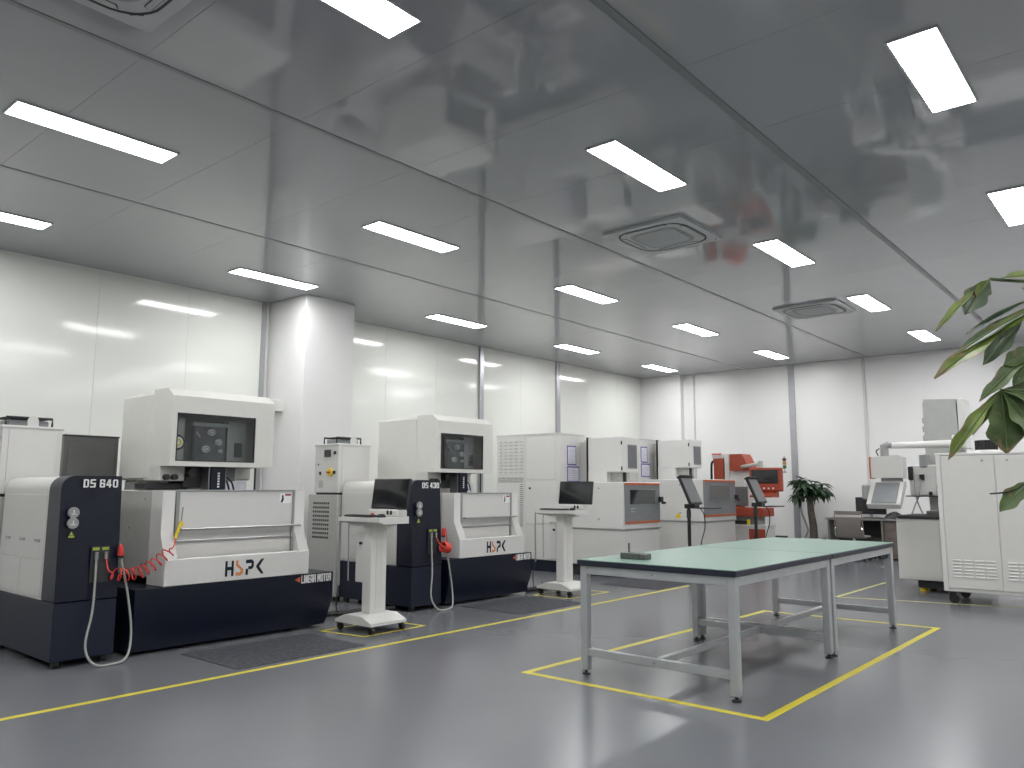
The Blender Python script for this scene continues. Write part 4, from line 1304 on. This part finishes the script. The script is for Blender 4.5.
for i in range(6):
    for k in range(14):
        bag.f.append((i * 14 + k, i * 14 + (k + 1) % 14, (i + 1) * 14 + (k + 1) % 14, (i + 1) * 14 + k))
bag.f.append(tuple(range(13, -1, -1)))
t = thing('soft_bag', 'crumpled black soft bag lying on the office desk', 'bag', (16.66, 4.35, .785))
bag.build('bag_body', M_black, t)
MB().tube(smooth_path([(-.02, -.13, .08), (-.04, -.20, .05), (-.02, -.24, .018), (.05, -.20, .018)]), .012, 6).build('bag_strap', M_black, t)
t = thing('computer_tower', 'small black computer case under the office desk', 'computer', (16.72, 4.66, 0))
B('case', M_black, t, 0, .30, -.02, .20, 0, .42, .006)
B('front_bezel', M_dark, t, -.012, 0, -.015, .195, .015, .415, .003)
MB().ring((-.016, .09, .25), (1, 0, 0), .05, .075, .006).build('fan_ring', M_grey, t)

t = thing('office_chair', 'taupe mesh office chair with chrome arms before the desk', 'chair', (15.95, 4.93, 0))
bk = MB()
for i in range(9):
    z = .46 + .36 * i / 8
    x = -.22 - .06 * math.sin(i / 8 * 2.2)
    bk.v += [(x, -.225, z), (x, .225, z), (x + .012, -.225, z), (x + .012, .225, z)]
for i in range(8):
    a = i * 4
    bk.f += [(a, a + 1, a + 5, a + 4), (a + 2, a + 6, a + 7, a + 3), (a, a + 4, a + 6, a + 2), (a + 1, a + 3, a + 7, a + 5)]
bk.f += [(0, 2, 3, 1), (32, 33, 35, 34)]
bk.build('backrest', M_mesh, t)
MB().tube(smooth_path([(-.20, -.25, .45), (-.27, -.25, .70), (-.285, -.25, .93), (-.285, .25, .93), (-.27, .25, .70), (-.20, .25, .45)], 1), .014, 8).build('back_frame', M_mesh, t)
B('head_strip', M_mesh, t, -.30, -.27, -.23, .23, .875, .945, .006)
B('seat', M_mesh, t, -.20, .28, -.24, .24, .43, .475, .015)
for s_ in (-1, 1):
    am = MB().tube(smooth_path([(-.15, .235 * s_, .455), (-.24, .25 * s_, .48), (-.285, .25 * s_, .58), (-.26, .235 * s_, .64), (-.12, .22 * s_, .64)], 5), .013, 8)
    am.build('armrest', M_chrome, t)
MB().cyl((.03, 0, .10), (.03, 0, .43), .028, n=12).build('gas_lift', M_chrome, t)
for k in range(5):
    a = 2 * math.pi * k / 5 + .3
    lg = MB().tube([(.03, 0, .11), (.03 + .27 * math.cos(a), .27 * math.sin(a), .075)], .017, 8).build('base_leg', M_chrome, t)
    MB().cyl((.03 + .27 * math.cos(a) - .012, .27 * math.sin(a), .03), (.03 + .27 * math.cos(a) + .012, .27 * math.sin(a), .03), .03, n=12).build('castor', M_black, lg)

# ------------------------------------------------------------------ white machine with hanging control panel on the right
t = thing('milling_machine', 'tall white machine with a swing arm control panel beside the louvred cabinet', 'machine', (11.70, 2.40, 0))
B('bed', M_white2, t, .0, .9, .10, .65, .16, .965, .008)
B('bed_side_panel', M_white2, t, -.006, .0, .12, .63, .19, .945, .003)
B('bed_foot_beam', M_dark, t, .12, .8, .0, .45, .05, .16, .006)
for fx in (.2, .7):
    for fy in (.05, .40):
        MB().cyl((fx, fy, 0), (fx, fy, .06), .05).build('levelling_pad', M_yp, t)
B('dark_work_table', M_dark, t, -.02, .9, -.35, .62, .965, 1.01, .006)
B('workpiece_vise', M_alugrey, t, .15, .5, .05, .30, 1.01, 1.07, .006)
B('lower_column', M_white2, t, .8, 1.3, -.3, .40, .16, 1.7, .01)
MB().prism([(.43, 1.66), (.43, 2.60), (.41, 2.66), (0.0, 2.64), (-.02, 1.66)], 'x', .9, 1.35).build('spindle_column', mat('machine_grey', (.40, .41, .39), .45), t)
B('column_side_cover', M_white, t, .88, 1.3, -.10, -.02, 2.12, 2.64, .01)
B('column_bracket', M_white, t, .80, 1.2, -.12, .06, 1.93, 2.12, .01)
for k in range(3):
    B('edge_connector', M_bar, t, .95, 1.1, .43, .46, 2.06 + k * .13, 2.14 + k * .13, .004)
B('quill_box', M_white, t, .62, .9, .25, .60, 1.27, 1.70, .01)
B('quill_motor', M_grey, t, .60, .8, .35, .46, 1.66, 1.86, .02)
B('tool_slide', M_white, t, .60, .9, .05, .25, 1.27, 1.72, .008)
B('cable_bundle', M_black, t, .56, .62, .54, .60, 1.49, 1.68, .008)
for (yy, zz, s_) in ((.43, 1.53, .03), (.10, 1.54, .045), (.33, 1.30, .02), (.08, 1.36, .03)):
    B('connector', M_black, t, .58, .62, yy - s_, yy + s_, zz - s_ * 1.3, zz + s_ * 1.3, .004)
B('splash_plate', M_dark, t, .45, .9, .02, .62, 1.255, 1.27, .002)
MB().tube(smooth_path([(.55, .52, 1.5), (.5, .50, 1.3), (.45, .46, 1.15), (.4, .40, 1.02)]), .010, 6).build('coolant_hose', M_grey, t)
MB().tube(smooth_path([(.55, .44, 1.5), (.5, .45, 1.3), (.45, .50, 1.15), (.4, .54, 1.02)]), .010, 6).build('coolant_hose', M_grey, t)
MB().tube(smooth_path([(.55, .22, 1.42), (.5, .20, 1.30), (.48, .18, 1.2), (.45, .17, 1.08)]), .016, 6).build('nozzle_arm', M_black, t)
# swing arm and hanging panel
sa = MB().tube([(1.0, -.05, 2.0), (.45, .10, 1.98), (.0, .66, 1.955)], .055, 12, [.065, .055, .042]).build('swing_arm', M_white, t)
MB().tube([(.0, .68, 1.97), (-.02, .74, 1.95), (-.02, .74, 1.80)], .055, 12).build('arm_elbow', M_grey, t)
MB().tube(smooth_path([(-.03, .80, 1.92), (-.05, .84, 1.88), (-.03, .82, 1.82)]), .008, 6).build('arm_cable', M_black, t)
pn = MB().prism([(.44, 1.52), (.44, 1.80), (.49, 1.83), (.80, 1.81), (.85, 1.79), (.85, 1.52)], 'x', -.18, .03)
pn.v = [(x, y + .04, z - .01) for x, y, z in pn.v]
pn.build('control_panel', M_white2, t)
B('panel_orange_edge', M_orange, t, -.19, .02, .885, .905, 1.50, 1.80, .003)
B('panel_neck', M_grey, t, -.12, -.02, .52, .78, 1.455, 1.51, .006)
kp = MB().prism([(-.36, 1.10), (-.42, 1.16), (-.14, 1.46), (-.03, 1.46), (-.03, 1.40)], 'y', .48, .90).build('keyboard_housing', M_white2, t)
kc = MB().prism([(-.41, 1.175), (-.42, 1.18), (-.15, 1.45), (-.14, 1.445)], 'y', .53, .84).build('keypad', M_doorgrey, t)
B('side_grip', M_grey, t, -.40, -.15, .905, .96, 1.22, 1.42, .02)

t = thing('louvred_cabinet', 'large white electrical cabinet on castors with louvred doors beside the leafy plant', 'cabinet', (10.81, -.60, 0))
Wc = 2.92
B('carcass', M_white2, t, 0, .80, 0, Wc, .145, 1.79, .008)
B('top_cover', M_white, t, -.012, .81, -.01, Wc + .01, 1.77, 1.80, .006)
ys = [(.03, .62), (.63, 1.23), (1.24, 1.84), (1.85, 2.85)]
ys = [(2.30, 2.865), (1.72, 2.295), (1.13, 1.715), (.05, 1.125)]
lou = MB().prism([(0, 0), (-.014, .004), (0, .018)], 'y', -.048, .048).mesh('louvre')
lou.materials.append(M_white)
for (a, b) in ys:
    dr = B('cabinet_door', M_white2, t, -.014, .001, a, b, .19, 1.755, .004)
    MB().cyl((-.024, b - .13 if b < 2.5 else a + .12, 1.70), (-.012, b - .13 if b < 2.5 else a + .12, 1.70), .014, n=10).build('door_lock', M_bar, dr)
    cols = 4
    for i in range(6):
        for j in range(cols):
            o = link('louvre', lou, dr)
            o.location = (-.014, (a + b) / 2 + (j - 1.5) * .118, .32 + i * .038)
B('frame_edge', M_white, t, -.01, .0, Wc - .05, Wc, .15, 1.78, .003)
for fx in (.08, .72):
    for fy in (.12, Wc - .09):
        c = MB().cyl((fx - .025, fy, .055), (fx + .025, fy, .055), .055, n=16)
        c.box(fx - .035, fx + .035, fy - .03, fy + .05, .06, .145, .005)
        c.build('castor', M_black, t)
t = thing('ribbed_fan', 'black ribbed round fan on a white dish atop the louvred cabinet', 'fan', (11.20, 1.83, 1.80))
MB().cyl((0, 0, 0), (0, 0, .04), .17, .13, n=24).build('dish', M_white, t)
fb = MB().cyl((0, 0, .04), (0, 0, .16), .115, n=24)
for k in range(24):
    a = 2 * math.pi * k / 24
    fb.cyl((.115 * math.cos(a), .115 * math.sin(a), .04), (.115 * math.cos(a), .115 * math.sin(a), .155), .008, n=5)
fb.build('ribbed_drum', M_black, t)
